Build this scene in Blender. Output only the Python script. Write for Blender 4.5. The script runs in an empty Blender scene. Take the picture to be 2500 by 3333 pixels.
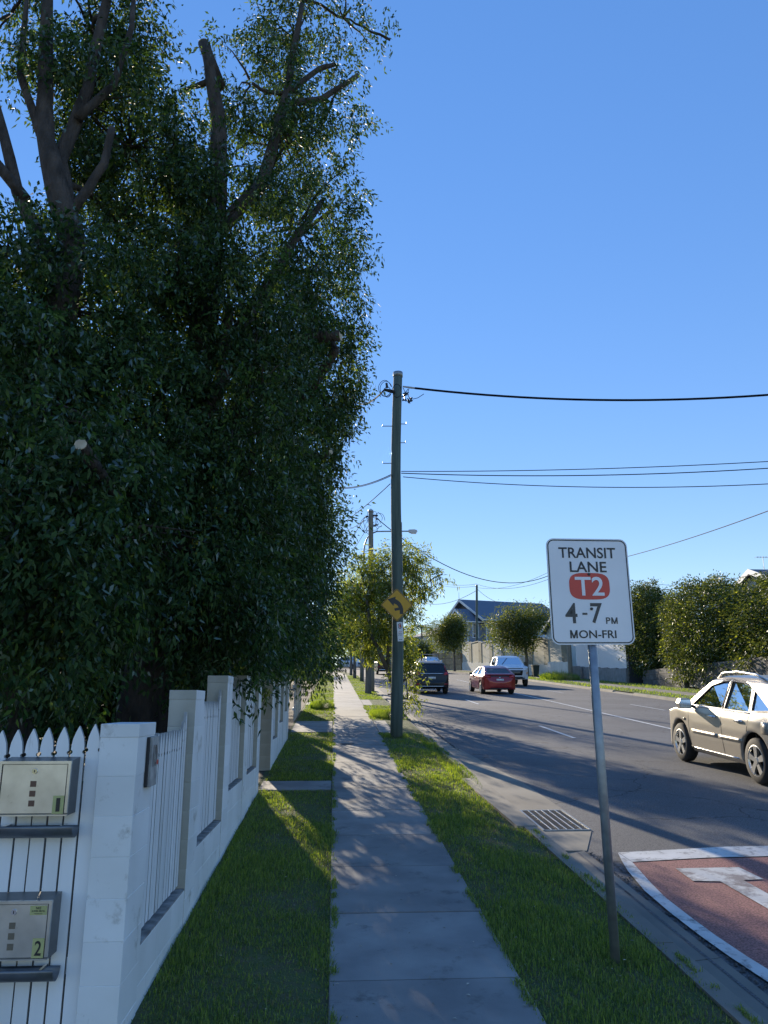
import bpy, bmesh, math, random
import numpy as np
from mathutils import Vector, Matrix
from mathutils.bvhtree import BVHTree

# ------------------------------------------------------------------ camera, sky, sun, exposure
sc = bpy.context.scene
COL = sc.collection
PITCH, YAW, EYE, SLOPE = math.radians(14.0), math.radians(3.66), 1.92, 0.0612
F_PX, CX, CY = 2500.0, 1250.0, 1666.5            # focal length and centre in pixels of the 2500x3333 photograph
FW = Vector((math.sin(YAW) * math.cos(PITCH), math.cos(YAW) * math.cos(PITCH), math.sin(PITCH)))
RT = Vector((math.cos(YAW), -math.sin(YAW), 0.0))
UP = RT.cross(FW)
CAM = Vector((0, 0, EYE))
cd = bpy.data.cameras.new('camera')
cam = bpy.data.objects.new('camera', cd)
COL.objects.link(cam)
cam.matrix_world = Matrix(((RT.x, UP.x, -FW.x, CAM.x), (RT.y, UP.y, -FW.y, CAM.y), (RT.z, UP.z, -FW.z, CAM.z), (0, 0, 0, 1)))
cd.sensor_fit = 'VERTICAL'
cd.sensor_height = 36.0
cd.lens = 36.0 * F_PX / 3333.0
cd.clip_start, cd.clip_end = 0.05, 3000
sc.camera = cam

SUN_EL, SUN_AZ = math.radians(17.8), math.radians(-13.2)   # azimuth from +Y, positive to the right
w = bpy.data.worlds.new('World')
sc.world = w
w.use_nodes = True
nt = w.node_tree
bg = nt.nodes['Background']
sky = nt.nodes.new('ShaderNodeTexSky')
sky.sky_type = 'NISHITA'
sky.sun_disc = False
sky.sun_elevation = SUN_EL
sky.sun_rotation = SUN_AZ
sky.altitude = 0
sky.air_density = 1.0
sky.dust_density = 0.0
sky.ozone_density = 3.0
hsv = nt.nodes.new('ShaderNodeHueSaturation')      # a clear, deep blue winter sky, the same over the whole dome
hsv.inputs['Saturation'].default_value = 1.85
hsv.inputs['Hue'].default_value = 0.521
hsv.inputs['Value'].default_value = 1.34
gam = nt.nodes.new('ShaderNodeGamma')
gam.inputs['Gamma'].default_value = 0.46
nt.links.new(sky.outputs['Color'], gam.inputs['Color'])
nt.links.new(gam.outputs['Color'], hsv.inputs['Color'])
nt.links.new(hsv.outputs['Color'], bg.inputs['Color'])
bg.inputs['Strength'].default_value = 0.15
sl = bpy.data.lights.new('sun', 'SUN')
sun = bpy.data.objects.new('sun', sl)
COL.objects.link(sun)
sl.energy = 3.6
sl.angle = math.radians(0.53)
sl.color = (1.0, 0.86, 0.66)
SD = Vector((math.sin(SUN_AZ) * math.cos(SUN_EL), math.cos(SUN_AZ) * math.cos(SUN_EL), math.sin(SUN_EL)))
sun.rotation_euler = (-SD).to_track_quat('-Z', 'Y').to_euler()
vs = sc.view_settings
vs.view_transform = 'Standard'
vs.look = 'None'
vs.exposure = 1.25
vs.gamma = 1.0
vs.use_curve_mapping = False
sc.cycles.max_bounces = 7
sc.cycles.transparent_max_bounces = 10
sc.cycles.sample_clamp_indirect = 6.0

rng = np.random.default_rng(7)
random.seed(7)

# ------------------------------------------------------------------ geometry helpers
def G(y):
    """height of the street's plane at y"""
    if y > 110: return SLOPE * (110 + 45 * (1 - math.exp(-(y - 110) / 45.0)))
    if y < -25: return SLOPE * (-25 - 30 * (1 - math.exp((y + 25) / 30.0)))
    return SLOPE * y
BEND, RAD = 72.0, 95.0
def P(s, off, h=0.0):
    """a point at station s along the street, off metres right of the footpath's left edge"""
    if s <= BEND: x, y = off, s
    else:
        a = (s - BEND) / RAD
        x, y = -RAD + (RAD + off) * math.cos(a), BEND + (RAD + off) * math.sin(a)
    return (x, y, G(y) + h)
def ray(px, py):
    return FW + RT * ((px - CX) / F_PX) - UP * ((py - CY) / F_PX)
def at(px, py, Y):
    d = ray(px, py); return CAM + d * (Y / d.y)
def onground(px, py, h=0.0):
    d = ray(px, py); t = (h - CAM.z) / (d.z - SLOPE * d.y); return CAM + d * t

class MB:
    def __init__(s): s.v, s.f, s.mi = [], [], []
    def add(s, vs_, fs, m=0):
        o = len(s.v); s.v.extend(tuple(p) for p in vs_)
        for f in fs: s.f.append(tuple(o + i for i in f)); s.mi.append(m)
        return s
    def box(s, c, d, m=0, rz=0.0):
        hx, hy, hz = d[0] / 2, d[1] / 2, d[2] / 2
        ca, sa = math.cos(rz), math.sin(rz)
        p = []
        for z in (-hz, hz):
            for x, y in ((-hx, -hy), (hx, -hy), (hx, hy), (-hx, hy)):
                p.append((c[0] + x * ca - y * sa, c[1] + x * sa + y * ca, c[2] + z))
        return s.add(p, [(3, 2, 1, 0), (4, 5, 6, 7), (0, 1, 5, 4), (1, 2, 6, 5), (2, 3, 7, 6), (3, 0, 4, 7)], m)
    def hexa(s, p, m=0):
        return s.add(p, [(3, 2, 1, 0), (4, 5, 6, 7), (0, 1, 5, 4), (1, 2, 6, 5), (2, 3, 7, 6), (3, 0, 4, 7)], m)
    def tube(s, pts, rs, n=8, m=0, cap=True):
        pts = [Vector(p) for p in pts]
        if not hasattr(rs, '__len__'): rs = [rs] * len(pts)
        rings = []
        ref = None
        for i, p in enumerate(pts):
            t = (pts[min(i + 1, len(pts) - 1)] - pts[max(i - 1, 0)]).normalized()
            if ref is None:
                ref = Vector((1, 0, 0)) if abs(t.x) < .8 else Vector((0, 1, 0))
            a = (ref - t * ref.dot(t)).normalized(); b = t.cross(a); ref = a
            rings.append([p + (a * math.cos(2 * math.pi * k / n) + b * math.sin(2 * math.pi * k / n)) * rs[i] for k in range(n)])
        vs_ = [q for r in rings for q in r]
        fs = []
        for i in range(len(pts) - 1):
            for k in range(n):
                k2 = (k + 1) % n
                fs.append((i * n + k, i * n + k2, (i + 1) * n + k2, (i + 1) * n + k))
        if cap:
            fs.append(tuple(range(n - 1, -1, -1))); e = (len(pts) - 1) * n; fs.append(tuple(range(e, e + n)))
        return s.add(vs_, fs, m)
    def prism(s, poly, fn, d0, d1, m=0):
        """poly of (a,b); fn(a,b,d) -> point"""
        n = len(poly)
        vs_ = [fn(a, b, d0) for a, b in poly] + [fn(a, b, d1) for a, b in poly]
        fs = [tuple(range(n - 1, -1, -1)), tuple(range(n, 2 * n))]
        fs += [(i, (i + 1) % n, n + (i + 1) % n, n + i) for i in range(n)]
        return s.add(vs_, fs, m)
    def mesh(s, name, mats, smooth=False, fix=False):
        me = bpy.data.meshes.new(name)
        me.from_pydata(s.v, [], s.f)
        for m in (mats if isinstance(mats, (list, tuple)) else [mats]): me.materials.append(m)
        me.polygons.foreach_set('material_index', s.mi)
        if fix:
            bm = bmesh.new(); bm.from_mesh(me); bmesh.ops.recalc_face_normals(bm, faces=bm.faces); bm.to_mesh(me); bm.free()
        if smooth: me.polygons.foreach_set('use_smooth', [True] * len(me.polygons))
        me.update()
        return me
    def build(s, name, mats, parent=None, smooth=False, fix=False):
        return link(name, s.mesh(name, mats, smooth, fix), parent)

def link(name, me, parent=None, loc=None):
    o = bpy.data.objects.new(name, me)
    COL.objects.link(o)
    if parent: o.parent = parent
    if loc is not None: o.location = loc
    return o
def tag(o, label=None, cat=None, group=None, kind=None):
    for k, v in (('label', label), ('category', cat), ('group', group), ('kind', kind)):
        if v: o[k] = v
    return o
def empty(name, loc=(0, 0, 0), rot=(0, 0, 0)):
    o = bpy.data.objects.new(name, None)
    COL.objects.link(o); o.location = loc; o.rotation_euler = rot; o.empty_display_size = .2
    return o
def struct(name, mb, mat_, parent=None, label=None, smooth=False):
    o = mb.build(name, mat_, parent, smooth)
    if parent is None: tag(o, label, None, None, 'structure')
    return o
def sweep(mb, sections, stations, closed=False):
    """profile [(off,h)] swept along stations of the street"""
    n = len(sections)
    vs_ = [P(s, a, h) for s in stations for a, h in sections]
    fs = []
    for i in range(len(stations) - 1):
        for k in range(n if closed else n - 1):
            k2 = (k + 1) % n
            fs.append((i * n + k, i * n + k2, (i + 1) * n + k2, (i + 1) * n + k))
    if closed:
        fs.append(tuple(range(n - 1, -1, -1))); e = (len(stations) - 1) * n; fs.append(tuple(range(e, e + n)))
    return mb.add(vs_, fs)
def frange(a, b, step):
    n = max(1, int(math.ceil((b - a) / step - 1e-6)))
    return [a + (b - a) * i / n for i in range(n + 1)]
def stations(a, b):
    out = []
    if a < BEND: out += frange(a, min(b, BEND), 6.0)
    if b > BEND: out += [x for x in frange(max(a, BEND), b, 2.0) if not out or x > out[-1] + 1e-6]
    return out

# ------------------------------------------------------------------ materials
MATS = {}
def nd(t, ty, **kw):
    n = t.nodes.new(ty)
    for k, v in kw.items(): setattr(n, k, v)
    return n
def mat(name, col, rough=.7, metal=0.0, col2=None, scale=6.0, detail=6.0, bump=0.0, bscale=None, island=0.0, objrand=0.0, coat=0.0, spec=.5, contrast=(.35, .65), bdist=.01, stretch=None, dirt=None, world=False):
    m = bpy.data.materials.new(name); m.use_nodes = True
    t = m.node_tree; b = t.nodes['Principled BSDF']; L = t.links.new
    b.inputs['Roughness'].default_value = rough
    b.inputs['Metallic'].default_value = metal
    b.inputs['Specular IOR Level'].default_value = spec
    if coat: b.inputs['Coat Weight'].default_value = coat; b.inputs['Coat Roughness'].default_value = .05
    tc = nd(t, 'ShaderNodeTexCoord')
    src = nd(t, 'ShaderNodeNewGeometry').outputs['Position'] if world else tc.outputs['Object']
    if stretch:
        mp = nd(t, 'ShaderNodeMapping'); mp.inputs['Scale'].default_value = stretch
        L(src, mp.inputs['Vector']); src = mp.outputs['Vector']
    c = nd(t, 'ShaderNodeRGB'); c.outputs[0].default_value = (*col, 1)
    out = c.outputs[0]
    if col2 is not None:
        nz = nd(t, 'ShaderNodeTexNoise'); nz.inputs['Scale'].default_value = scale; nz.inputs['Detail'].default_value = detail
        L(src, nz.inputs['Vector'])
        mr = nd(t, 'ShaderNodeMapRange'); mr.inputs[1].default_value, mr.inputs[2].default_value = contrast
        L(nz.outputs['Fac'], mr.inputs[0])
        mx = nd(t, 'ShaderNodeMix', data_type='RGBA'); L(mr.outputs[0], mx.inputs['Factor'])
        L(out, mx.inputs['A']); mx.inputs['B'].default_value = (*col2, 1); out = mx.outputs['Result']
    if dirt is not None:   # (colour, scale, threshold)
        nz = nd(t, 'ShaderNodeTexNoise'); nz.inputs['Scale'].default_value = dirt[1]; nz.inputs['Detail'].default_value = 9; nz.inputs['Roughness'].default_value = .7
        L(src, nz.inputs['Vector'])
        mr = nd(t, 'ShaderNodeMapRange'); mr.inputs[1].default_value, mr.inputs[2].default_value = dirt[2], dirt[2] + .12
        L(nz.outputs['Fac'], mr.inputs[0])
        mx = nd(t, 'ShaderNodeMix', data_type='RGBA'); L(mr.outputs[0], mx.inputs['Factor'])
        L(out, mx.inputs['A']); mx.inputs['B'].default_value = (*dirt[0], 1); out = mx.outputs['Result']
    if island or objrand:
        if island: r = nd(t, 'ShaderNodeNewGeometry').outputs['Random Per Island']
        else: r = nd(t, 'ShaderNodeObjectInfo').outputs['Random']
        k = island or objrand
        mr = nd(t, 'ShaderNodeMapRange'); mr.inputs[3].default_value, mr.inputs[4].default_value = 1 - k, 1 + k
        L(r, mr.inputs[0])
        hs = nd(t, 'ShaderNodeHueSaturation'); L(mr.outputs[0], hs.inputs['Value']); L(out, hs.inputs['Color']); out = hs.outputs['Color']
    L(out, b.inputs['Base Color'])
    if bump:
        nz = nd(t, 'ShaderNodeTexNoise'); nz.inputs['Scale'].default_value = bscale or scale * 8; nz.inputs['Detail'].default_value = 8
        L(src, nz.inputs['Vector'])
        bp = nd(t, 'ShaderNodeBump'); bp.inputs['Strength'].default_value = bump; bp.inputs['Distance'].default_value = bdist
        L(nz.outputs['Fac'], bp.inputs['Height']); L(bp.outputs['Normal'], b.inputs['Normal'])
    MATS[name] = m
    return m
def leafmat(name, col, trans, gloss=.12, grough=.35, var=.5, tf=.45):
    m = bpy.data.materials.new(name); m.use_nodes = True
    t = m.node_tree; L = t.links.new
    t.nodes.remove(t.nodes['Principled BSDF']); o = t.nodes['Material Output']
    g = nd(t, 'ShaderNodeNewGeometry')
    mr = nd(t, 'ShaderNodeMapRange'); mr.inputs[3].default_value, mr.inputs[4].default_value = 1 - var, 1 + var
    L(g.outputs['Random Per Island'], mr.inputs[0])
    mh = nd(t, 'ShaderNodeMapRange'); mh.inputs[3].default_value, mh.inputs[4].default_value = .53, .47
    L(g.outputs['Random Per Island'], mh.inputs[0])
    outs = []
    for c in (col, trans):
        h = nd(t, 'ShaderNodeHueSaturation'); h.inputs['Color'].default_value = (*c, 1)
        L(mr.outputs[0], h.inputs['Value']); L(mh.outputs[0], h.inputs['Hue']); outs.append(h.outputs['Color'])
    d = nd(t, 'ShaderNodeBsdfDiffuse'); L(outs[0], d.inputs['Color'])
    tr = nd(t, 'ShaderNodeBsdfTranslucent'); L(outs[1], tr.inputs['Color'])
    m1 = nd(t, 'ShaderNodeMixShader'); m1.inputs[0].default_value = tf; L(d.outputs[0], m1.inputs[1]); L(tr.outputs[0], m1.inputs[2])
    gl = nd(t, 'ShaderNodeBsdfGlossy'); gl.inputs['Roughness'].default_value = grough
    fr = nd(t, 'ShaderNodeFresnel'); fr.inputs['IOR'].default_value = 1.45
    ml = nd(t, 'ShaderNodeMath', operation='MULTIPLY'); L(fr.outputs[0], ml.inputs[0]); ml.inputs[1].default_value = gloss * 8
    m2 = nd(t, 'ShaderNodeMixShader'); L(ml.outputs[0], m2.inputs[0]); L(m1.outputs[0], m2.inputs[1]); L(gl.outputs[0], m2.inputs[2])
    L(m2.outputs[0], o.inputs['Surface'])
    MATS[name] = m
    return m
def glassmat(name, tint, refl=1.0):
    m = bpy.data.materials.new(name); m.use_nodes = True
    t = m.node_tree; L = t.links.new
    t.nodes.remove(t.nodes['Principled BSDF']); o = t.nodes['Material Output']
    tr = nd(t, 'ShaderNodeBsdfTransparent'); tr.inputs[0].default_value = (*tint, 1)
    gl = nd(t, 'ShaderNodeBsdfGlossy'); gl.inputs['Roughness'].default_value = .02
    fr = nd(t, 'ShaderNodeFresnel'); fr.inputs['IOR'].default_value = 1.5 + .3 * refl
    mx = nd(t, 'ShaderNodeMixShader'); L(fr.outputs[0], mx.inputs[0]); L(tr.outputs[0], mx.inputs[1]); L(gl.outputs[0], mx.inputs[2])
    L(mx.outputs[0], o.inputs['Surface'])
    MATS[name] = m
    return m
def asphaltmat(name, base, base2, crack=True):
    m = mat(name, base, .85, col2=base2, scale=.45, detail=4, bump=.7, bscale=160, bdist=.006, spec=.35)
    t = m.node_tree; L = t.links.new; b = t.nodes['Principled BSDF']
    tc = nd(t, 'ShaderNodeTexCoord')
    src = b.inputs['Base Color'].links[0].from_socket
    # stone speckle
    nz = nd(t, 'ShaderNodeTexNoise'); nz.inputs['Scale'].default_value = 70; nz.inputs['Detail'].default_value = 4
    L(tc.outputs['Object'], nz.inputs['Vector'])
    mr = nd(t, 'ShaderNodeMapRange'); mr.inputs[1].default_value, mr.inputs[2].default_value, mr.inputs[3].default_value, mr.inputs[4].default_value = .28, .72, .35, 1.75
    L(nz.outputs['Fac'], mr.inputs[0])
    hs = nd(t, 'ShaderNodeHueSaturation'); L(mr.outputs[0], hs.inputs['Value']); L(src, hs.inputs['Color'])
    out = hs.outputs['Color']
    if crack:
        n2 = nd(t, 'ShaderNodeTexNoise'); n2.inputs['Scale'].default_value = 1.1; n2.inputs['Detail'].default_value = 5
        L(tc.outputs['Object'], n2.inputs['Vector'])
        va = nd(t, 'ShaderNodeMix', data_type='RGBA', blend_type='LINEAR_LIGHT'); va.inputs['Factor'].default_value = .55
        L(tc.outputs['Object'], va.inputs['A']); L(n2.outputs['Color'], va.inputs['B'])
        vo = nd(t, 'ShaderNodeTexVoronoi', feature='DISTANCE_TO_EDGE'); vo.inputs['Scale'].default_value = .38
        L(va.outputs['Result'], vo.inputs['Vector'])
        m3 = nd(t, 'ShaderNodeMapRange'); m3.inputs[1].default_value, m3.inputs[2].default_value, m3.inputs[3].default_value, m3.inputs[4].default_value = .002, .007, .4, 1
        L(vo.outputs['Distance'], m3.inputs[0])
        h2 = nd(t, 'ShaderNodeHueSaturation'); L(m3.outputs[0], h2.inputs['Value']); L(out, h2.inputs['Color']); out = h2.outputs['Color']
    L(out, b.inputs['Base Color'])
    return m
def paintmark(name, col, under, thr, scale=9):
    """road paint worn through to the surface below, edges of the wear follow a noise"""
    m = mat(name, col, .7, col2=tuple(c * .8 for c in col), scale=3, bump=.5, bscale=140, dirt=(under, scale, thr), spec=.3)
    return m

white = mat('white_paint', (.86, .86, .84), .55, col2=(.74, .74, .71), scale=1.7, detail=9, bump=.12, bscale=14, dirt=((.45, .43, .38), 4.0, .58), objrand=.05, world=True)
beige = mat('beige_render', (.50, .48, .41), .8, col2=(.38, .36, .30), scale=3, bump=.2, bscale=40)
picketwhite = mat('picket_paint', (.86, .86, .85), .5, col2=(.74, .74, .72), scale=4, detail=8, bump=.1, bscale=30, stretch=(1, 1, .15), dirt=((.38, .36, .32), 6, .60), objrand=.06, world=True)
picketedge = mat('gap_shade_mildew', (.42, .41, .38), .7, col2=(.22, .21, .19), scale=12, stretch=(1, 1, .3))  # picket sides darkened: shade of the gaps painted in, plus mildew
sillmat = mat('dirty_sill', (.33, .32, .30), .8, col2=(.12, .11, .10), scale=9, bump=.3)
concrete = mat('path_concrete', (.275, .267, .252), .85, col2=(.19, .185, .18), scale=2.2, detail=12, bump=.4, bscale=120, objrand=.12, bdist=.004, dirt=((.13, .125, .12), 3.4, .56), world=True)
kerbconc = mat('kerb_concrete', (.25, .227, .185), .85, col2=(.16, .147, .122), scale=1.2, detail=9, bump=.3, bscale=80, objrand=.05, bdist=.004, dirt=((.10, .09, .08), 5, .66))
asphalt = asphaltmat('asphalt', (.122, .124, .128), (.09, .092, .096))
asphalt_edge = mat('asphalt_edge', (.05, .048, .046), .9, col2=(.09, .085, .08), scale=30, bump=.8, bscale=120)
redlane = asphaltmat('red_lane_coat', (.31, .135, .115), (.25, .115, .10), False)
wornwhite = paintmark('road_white_worn', (.66, .66, .64), (.24, .23, .22), .52, 7)
wornletter = paintmark('road_letter_worn', (.60, .60, .58), (.24, .21, .2), .47, 4)
roadwhite = paintmark('road_white', (.7, .7, .66), (.12, .115, .11), .6, 14)
soil = mat('verge_soil', (.075, .11, .03), .95, col2=(.10, .095, .05), scale=9, detail=12, bump=1.0, bscale=70, bdist=.03, contrast=(.45, .7))
farlawn = mat('far_lawn', (.085, .14, .02), .95, col2=(.13, .16, .03), scale=1.8, detail=9, bump=1.0, bscale=22, bdist=.05)
mulch = mat('yard_mulch', (.05, .038, .026), .95, col2=(.085, .065, .045), scale=5, bump=.8, bscale=30)
bark = mat('fig_bark', (.085, .066, .054), .9, col2=(.034, .027, .022), scale=9, detail=12, bump=1.0, bscale=16, bdist=.08, stretch=(1, 1, .35))
barkgrey = mat('grey_bark', (.17, .145, .12), .9, col2=(.10, .085, .07), scale=6, bump=.6, bscale=20, bdist=.02, stretch=(1, 1, .3))
cutwood = mat('sawn_wood', (.62, .52, .38), .8, col2=(.5, .4, .28), scale=20)
polewood = mat('pole_wood', (.125, .16, .135), .85, col2=(.075, .10, .085), scale=3.5, detail=9, bump=.6, bscale=16, bdist=.015, stretch=(4, 4, .25))
polegrey = mat('pole_wood_grey', (.25, .22, .17), .85, col2=(.16, .15, .12), scale=3.5, detail=9, bump=.5, bscale=16, stretch=(4, 4, .25))
galv = mat('galvanised_steel', (.36, .38, .39), .48, .75, col2=(.27, .285, .3), scale=14, detail=6, bump=.05)
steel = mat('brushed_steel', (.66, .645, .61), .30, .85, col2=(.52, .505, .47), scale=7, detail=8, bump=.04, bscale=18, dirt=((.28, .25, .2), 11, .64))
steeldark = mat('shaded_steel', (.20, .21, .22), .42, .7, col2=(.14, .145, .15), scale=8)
black = mat('black_plastic', (.015, .015, .017), .45)
rubber = mat('rubber', (.02, .02, .021), .8, col2=(.035, .033, .03), scale=12)
wirem = mat('cable_black', (.012, .012, .02), .95, spec=.05)
wirel = mat('cable_grey', (.2, .2, .21), .9, spec=.1)
signwhite = mat('sign_white', (.86, .86, .87), .38, col2=(.80, .80, .81), scale=3, dirt=((.5, .48, .44), 4.5, .70))
signblack = mat('sign_black', (.02, .02, .022), .4)
signgrey = mat('sign_dark_grey', (.05, .05, .052), .4)
signred = mat('sign_red', (.68, .07, .045), .4, col2=(.58, .06, .04), scale=5)
signyellow = mat('sign_yellow', (.72, .38, .012), .4, col2=(.64, .33, .01), scale=4)
sticker = mat('sticker_yellow', (.50, .49, .20), .6, col2=(.44, .42, .17), scale=20)
brownwin = mat('brown_window', (.12, .06, .045), .3)
figleaf = leafmat('fig_leaf', (.036, .074, .027), (.09, .16, .02), .016, .45, .55, .22)
figleaf2 = leafmat('fig_leaf_light', (.05, .10, .024), (.16, .26, .03), .02, .45, .45, .36)
streetleaf = leafmat('street_tree_leaf', (.075, .115, .022), (.32, .38, .035), .03, .5, .45, .5)
darkleaf = leafmat('dark_leaf', (.045, .075, .018), (.20, .24, .03), .02, .5, .45, .42)
hedgeleaf = leafmat('hedge_leaf', (.058, .095, .02), (.13, .16, .025), .02, .5, .5, .3)
palmleaf = leafmat('palm_leaf', (.07, .11, .03), (.2, .26, .04), .1, .35, .3, .45)
grassleaf = leafmat('grass_blade', (.15, .21, .07), (.30, .42, .025), .03, .5, .5, .5)
drygrass = leafmat('dry_grass_blade', (.17, .16, .06), (.3, .27, .08), .03, .5, .4, .4)
carglass = glassmat('car_glass', (.42, .46, .45))
darkglass = glassmat('tinted_glass', (.10, .11, .12))
winglass = mat('house_glass', (.03, .035, .045), .08, spec=.8)
chrome = mat('chrome', (.75, .75, .75), .15, 1.0)
alloy = mat('alloy', (.62, .61, .58), .3, .85)
taillight = mat('tail_light', (.45, .015, .015), .15, coat=.5)
headlight = mat('head_light', (.8, .8, .78), .1, coat=.6)
amber = mat('amber_light', (.8, .33, .04), .2)
plate = mat('number_plate', (.68, .66, .62), .5)
seatm = mat('car_seat', (.06, .057, .052), .8)

# ------------------------------------------------------------------ the ground, road, verges, paths
S_END = 205.0
mb = MB()
gx = [-420, -200, -90, -60, -30, 0, 30, 60, 120, 250, 450]
gy = [-160, -80, -25, 0, 30, 60, 90, 110, 125, 140, 160, 190, 230, 300, 420, 600]
for y in gy:
    for x in gx: mb.v.append((x, y, G(y) - .42 + (0.0 if y < 200 else -.00006 * (y - 200) ** 2)))
for j in range(len(gy) - 1):
    for i in range(len(gx) - 1):
        a = j * len(gx) + i; mb.f.append((a, a + 1, a + len(gx) + 1, a + len(gx))); mb.mi.append(0)
struct('ground', mb, farlawn, label='sloping ground under the whole street')

def strip(name, o0, o1, h0, h1, m, s0=-30, s1=S_END, parent=None):
    return struct(name, sweep(MB(), [(o0, h0), (o1, h1)], stations(s0, s1)), m, parent)
road = struct('road', sweep(MB(), [(2.55, -.10), (9.0, -.092), (15.28, -.10)], stations(-30, S_END)), asphalt, label='grey asphalt road climbing the hill')
strip('garden_ground', -62, -1.12, -.02, -.02, mulch)
strip('driveway', -9, -1.13, -.012, -.012, concrete, -30, 4.3)  # unseen; suggested by the fence return, added in concrete to bounce light
strip('verge', -1.12, .02, -.016, -.016, soil)
strip('verge', 1.12, 2.24, -.016, -.016, soil)
strip('far_verge', 15.7, 21.6, .0, .02, farlawn)
strip('far_garden_ground', 21.6, 80, .45, .9, farlawn)

# footpath: separate slabs with recessed joints
fp = empty('footpath', (0, 0, 0)); tag(fp, None, None, None, 'structure')
cuts = [-6.0, -4.6, -3.2, -1.8, -.4, 1.0, 2.45, 3.85, 5.13, 6.35, 7.64, 8.9, 10.23, 11.84] + [11.84 + 1.37 * i for i in range(1, 7)] + [21.7, 23.35]
while cuts[-1] < 140: cuts.append(cuts[-1] + 1.5)
def slab(name, s0, s1, o0, o1, h, parent, m=concrete, th=.09, gap=.010, bev=.007):
    s0 += gap; s1 -= gap
    st = [s0, s1] if s1 <= BEND else [s0, (s0 + s1) / 2, s1]
    b = MB()
    n = len(st)
    for s in st:
        b.v += [P(s, o0, h - th), P(s, o1, h - th), P(s, o1, h - bev), P(s, o1 - bev, h), P(s, o0 + bev, h), P(s, o0, h - bev)]
    for i in range(n - 1):
        for k in range(6):
            k2 = (k + 1) % 6
            b.f.append((i * 6 + k, i * 6 + k2, (i + 1) * 6 + k2, (i + 1) * 6 + k)); b.mi.append(0)
    b.f.append((5, 4, 3, 2, 1, 0)); b.mi.append(0)
    e = (n - 1) * 6
    b.f.append(tuple(range(e, e + 6))); b.mi.append(0)
    return b.build(name, m, parent)
for a, b_ in zip(cuts[:-1], cuts[1:]):
    slab('slab', a, b_, 0.0, 1.155, random.uniform(-.003, .003), fp)
joint = struct('joint_bed', sweep(MB(), [(.005, -.03), (1.15, -.03)], stations(-6, 140)), asphalt_edge, fp)
# driveway crossings and the short path to the gate
for s0, s1, o0, o1 in ((20.1, 21.7, -1.06, -.012), (21.72, 23.3, -1.06, -.012), (30.6, 32.2, -1.06, -.012)):
    slab('slab', s0, s1, o0, o1, -.002, fp)
slab('slab', 11.75, 12.55, -1.06, -.012, -.004, fp)
dr = empty('driveway_crossing', (0, 0, 0)); tag(dr, None, None, None, 'structure')
for s0, s1, f0, f1 in ((20.0, 21.7, 19.5, 21.7), (21.72, 23.4, 21.72, 23.9), (30.6, 32.3, 30.1, 32.3), (32.32, 34.0, 32.32, 34.5)):
    b = MB()
    b.hexa([P(s0, 1.17, -.1), P(f0, 2.2, -.16), P(f1, 2.2, -.16), P(s1, 1.17, -.1), P(s0, 1.17, .0), P(f0, 2.2, -.045), P(f1, 2.2, -.045), P(s1, 1.17, .0)])
    b.build('slab', concrete, dr, fix=True)

# kerb and gutter in poured lengths
kb = empty('kerb', (0, 0, 0)); tag(kb, None, None, None, 'structure')
def kerb_piece(s0, s1, low=False, mirror=False, g=.006):
    s0 += g; s1 -= g
    if low: prof = [(2.18, -.2), (2.64, -.2), (2.64, -.094), (2.40, -.118), (2.30, -.06), (2.20, -.04), (2.18, -.05)]
    else: prof = [(2.18, -.2), (2.64, -.2), (2.64, -.094), (2.375, -.118), (2.345, -.012), (2.325, .004), (2.18, .004)]
    if mirror: prof = [(17.86 - a, h) for a, h in prof][::-1]
    st = [s0, s1] if s1 <= BEND else [s0, (s0 + s1) / 2, s1]
    return sweep(MB(), prof, st, True).build('kerb_segment', kerbconc, kb, fix=True)
kc = [-8, -5.6, -3.2, -.8, 1.6, 3.6, 5.62, 8.5, 12.9, 16.2, 19.3, 21.6, 24.0, 27.0, 30.0, 32.3, 34.7]
while kc[-1] < 130: kc.append(kc[-1] + 3.0)
for a, b_ in zip(kc[:-1], kc[1:]):
    kerb_piece(a, b_, low=(19.2 < a < 23.9 or 29.9 < a < 34.6))
for a, b_ in zip(frange(10, 130, 3)[:-1], frange(10, 130, 3)[1:]):
    kerb_piece(a, b_, low=37.5 < a < 43, mirror=True)
# ragged asphalt edge beside the gutter
e = MB()
for i in range(900):
    s = random.uniform(2, 24); o = 2.655 + abs(random.gauss(0, .035))
    if 8.4 < s < 17: continue
    r = random.uniform(.006, .02)
    c = Vector(P(s, o, -.092))
    pts = [c + Vector((r * random.uniform(.6, 1.2) * math.cos(k * 1.257), r * random.uniform(.6, 1.2) * math.sin(k * 1.257), 0)) for k in range(5)] + [c + Vector((0, 0, r * .7))]
    e.add(pts, [(0, 1, 5), (1, 2, 5), (2, 3, 5), (3, 4, 5), (4, 0, 5)])
o = e.build('loose_stones', asphalt_edge); tag(o, 'loose dark stones along the gutter edge', 'gravel', None, 'stuff')

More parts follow.
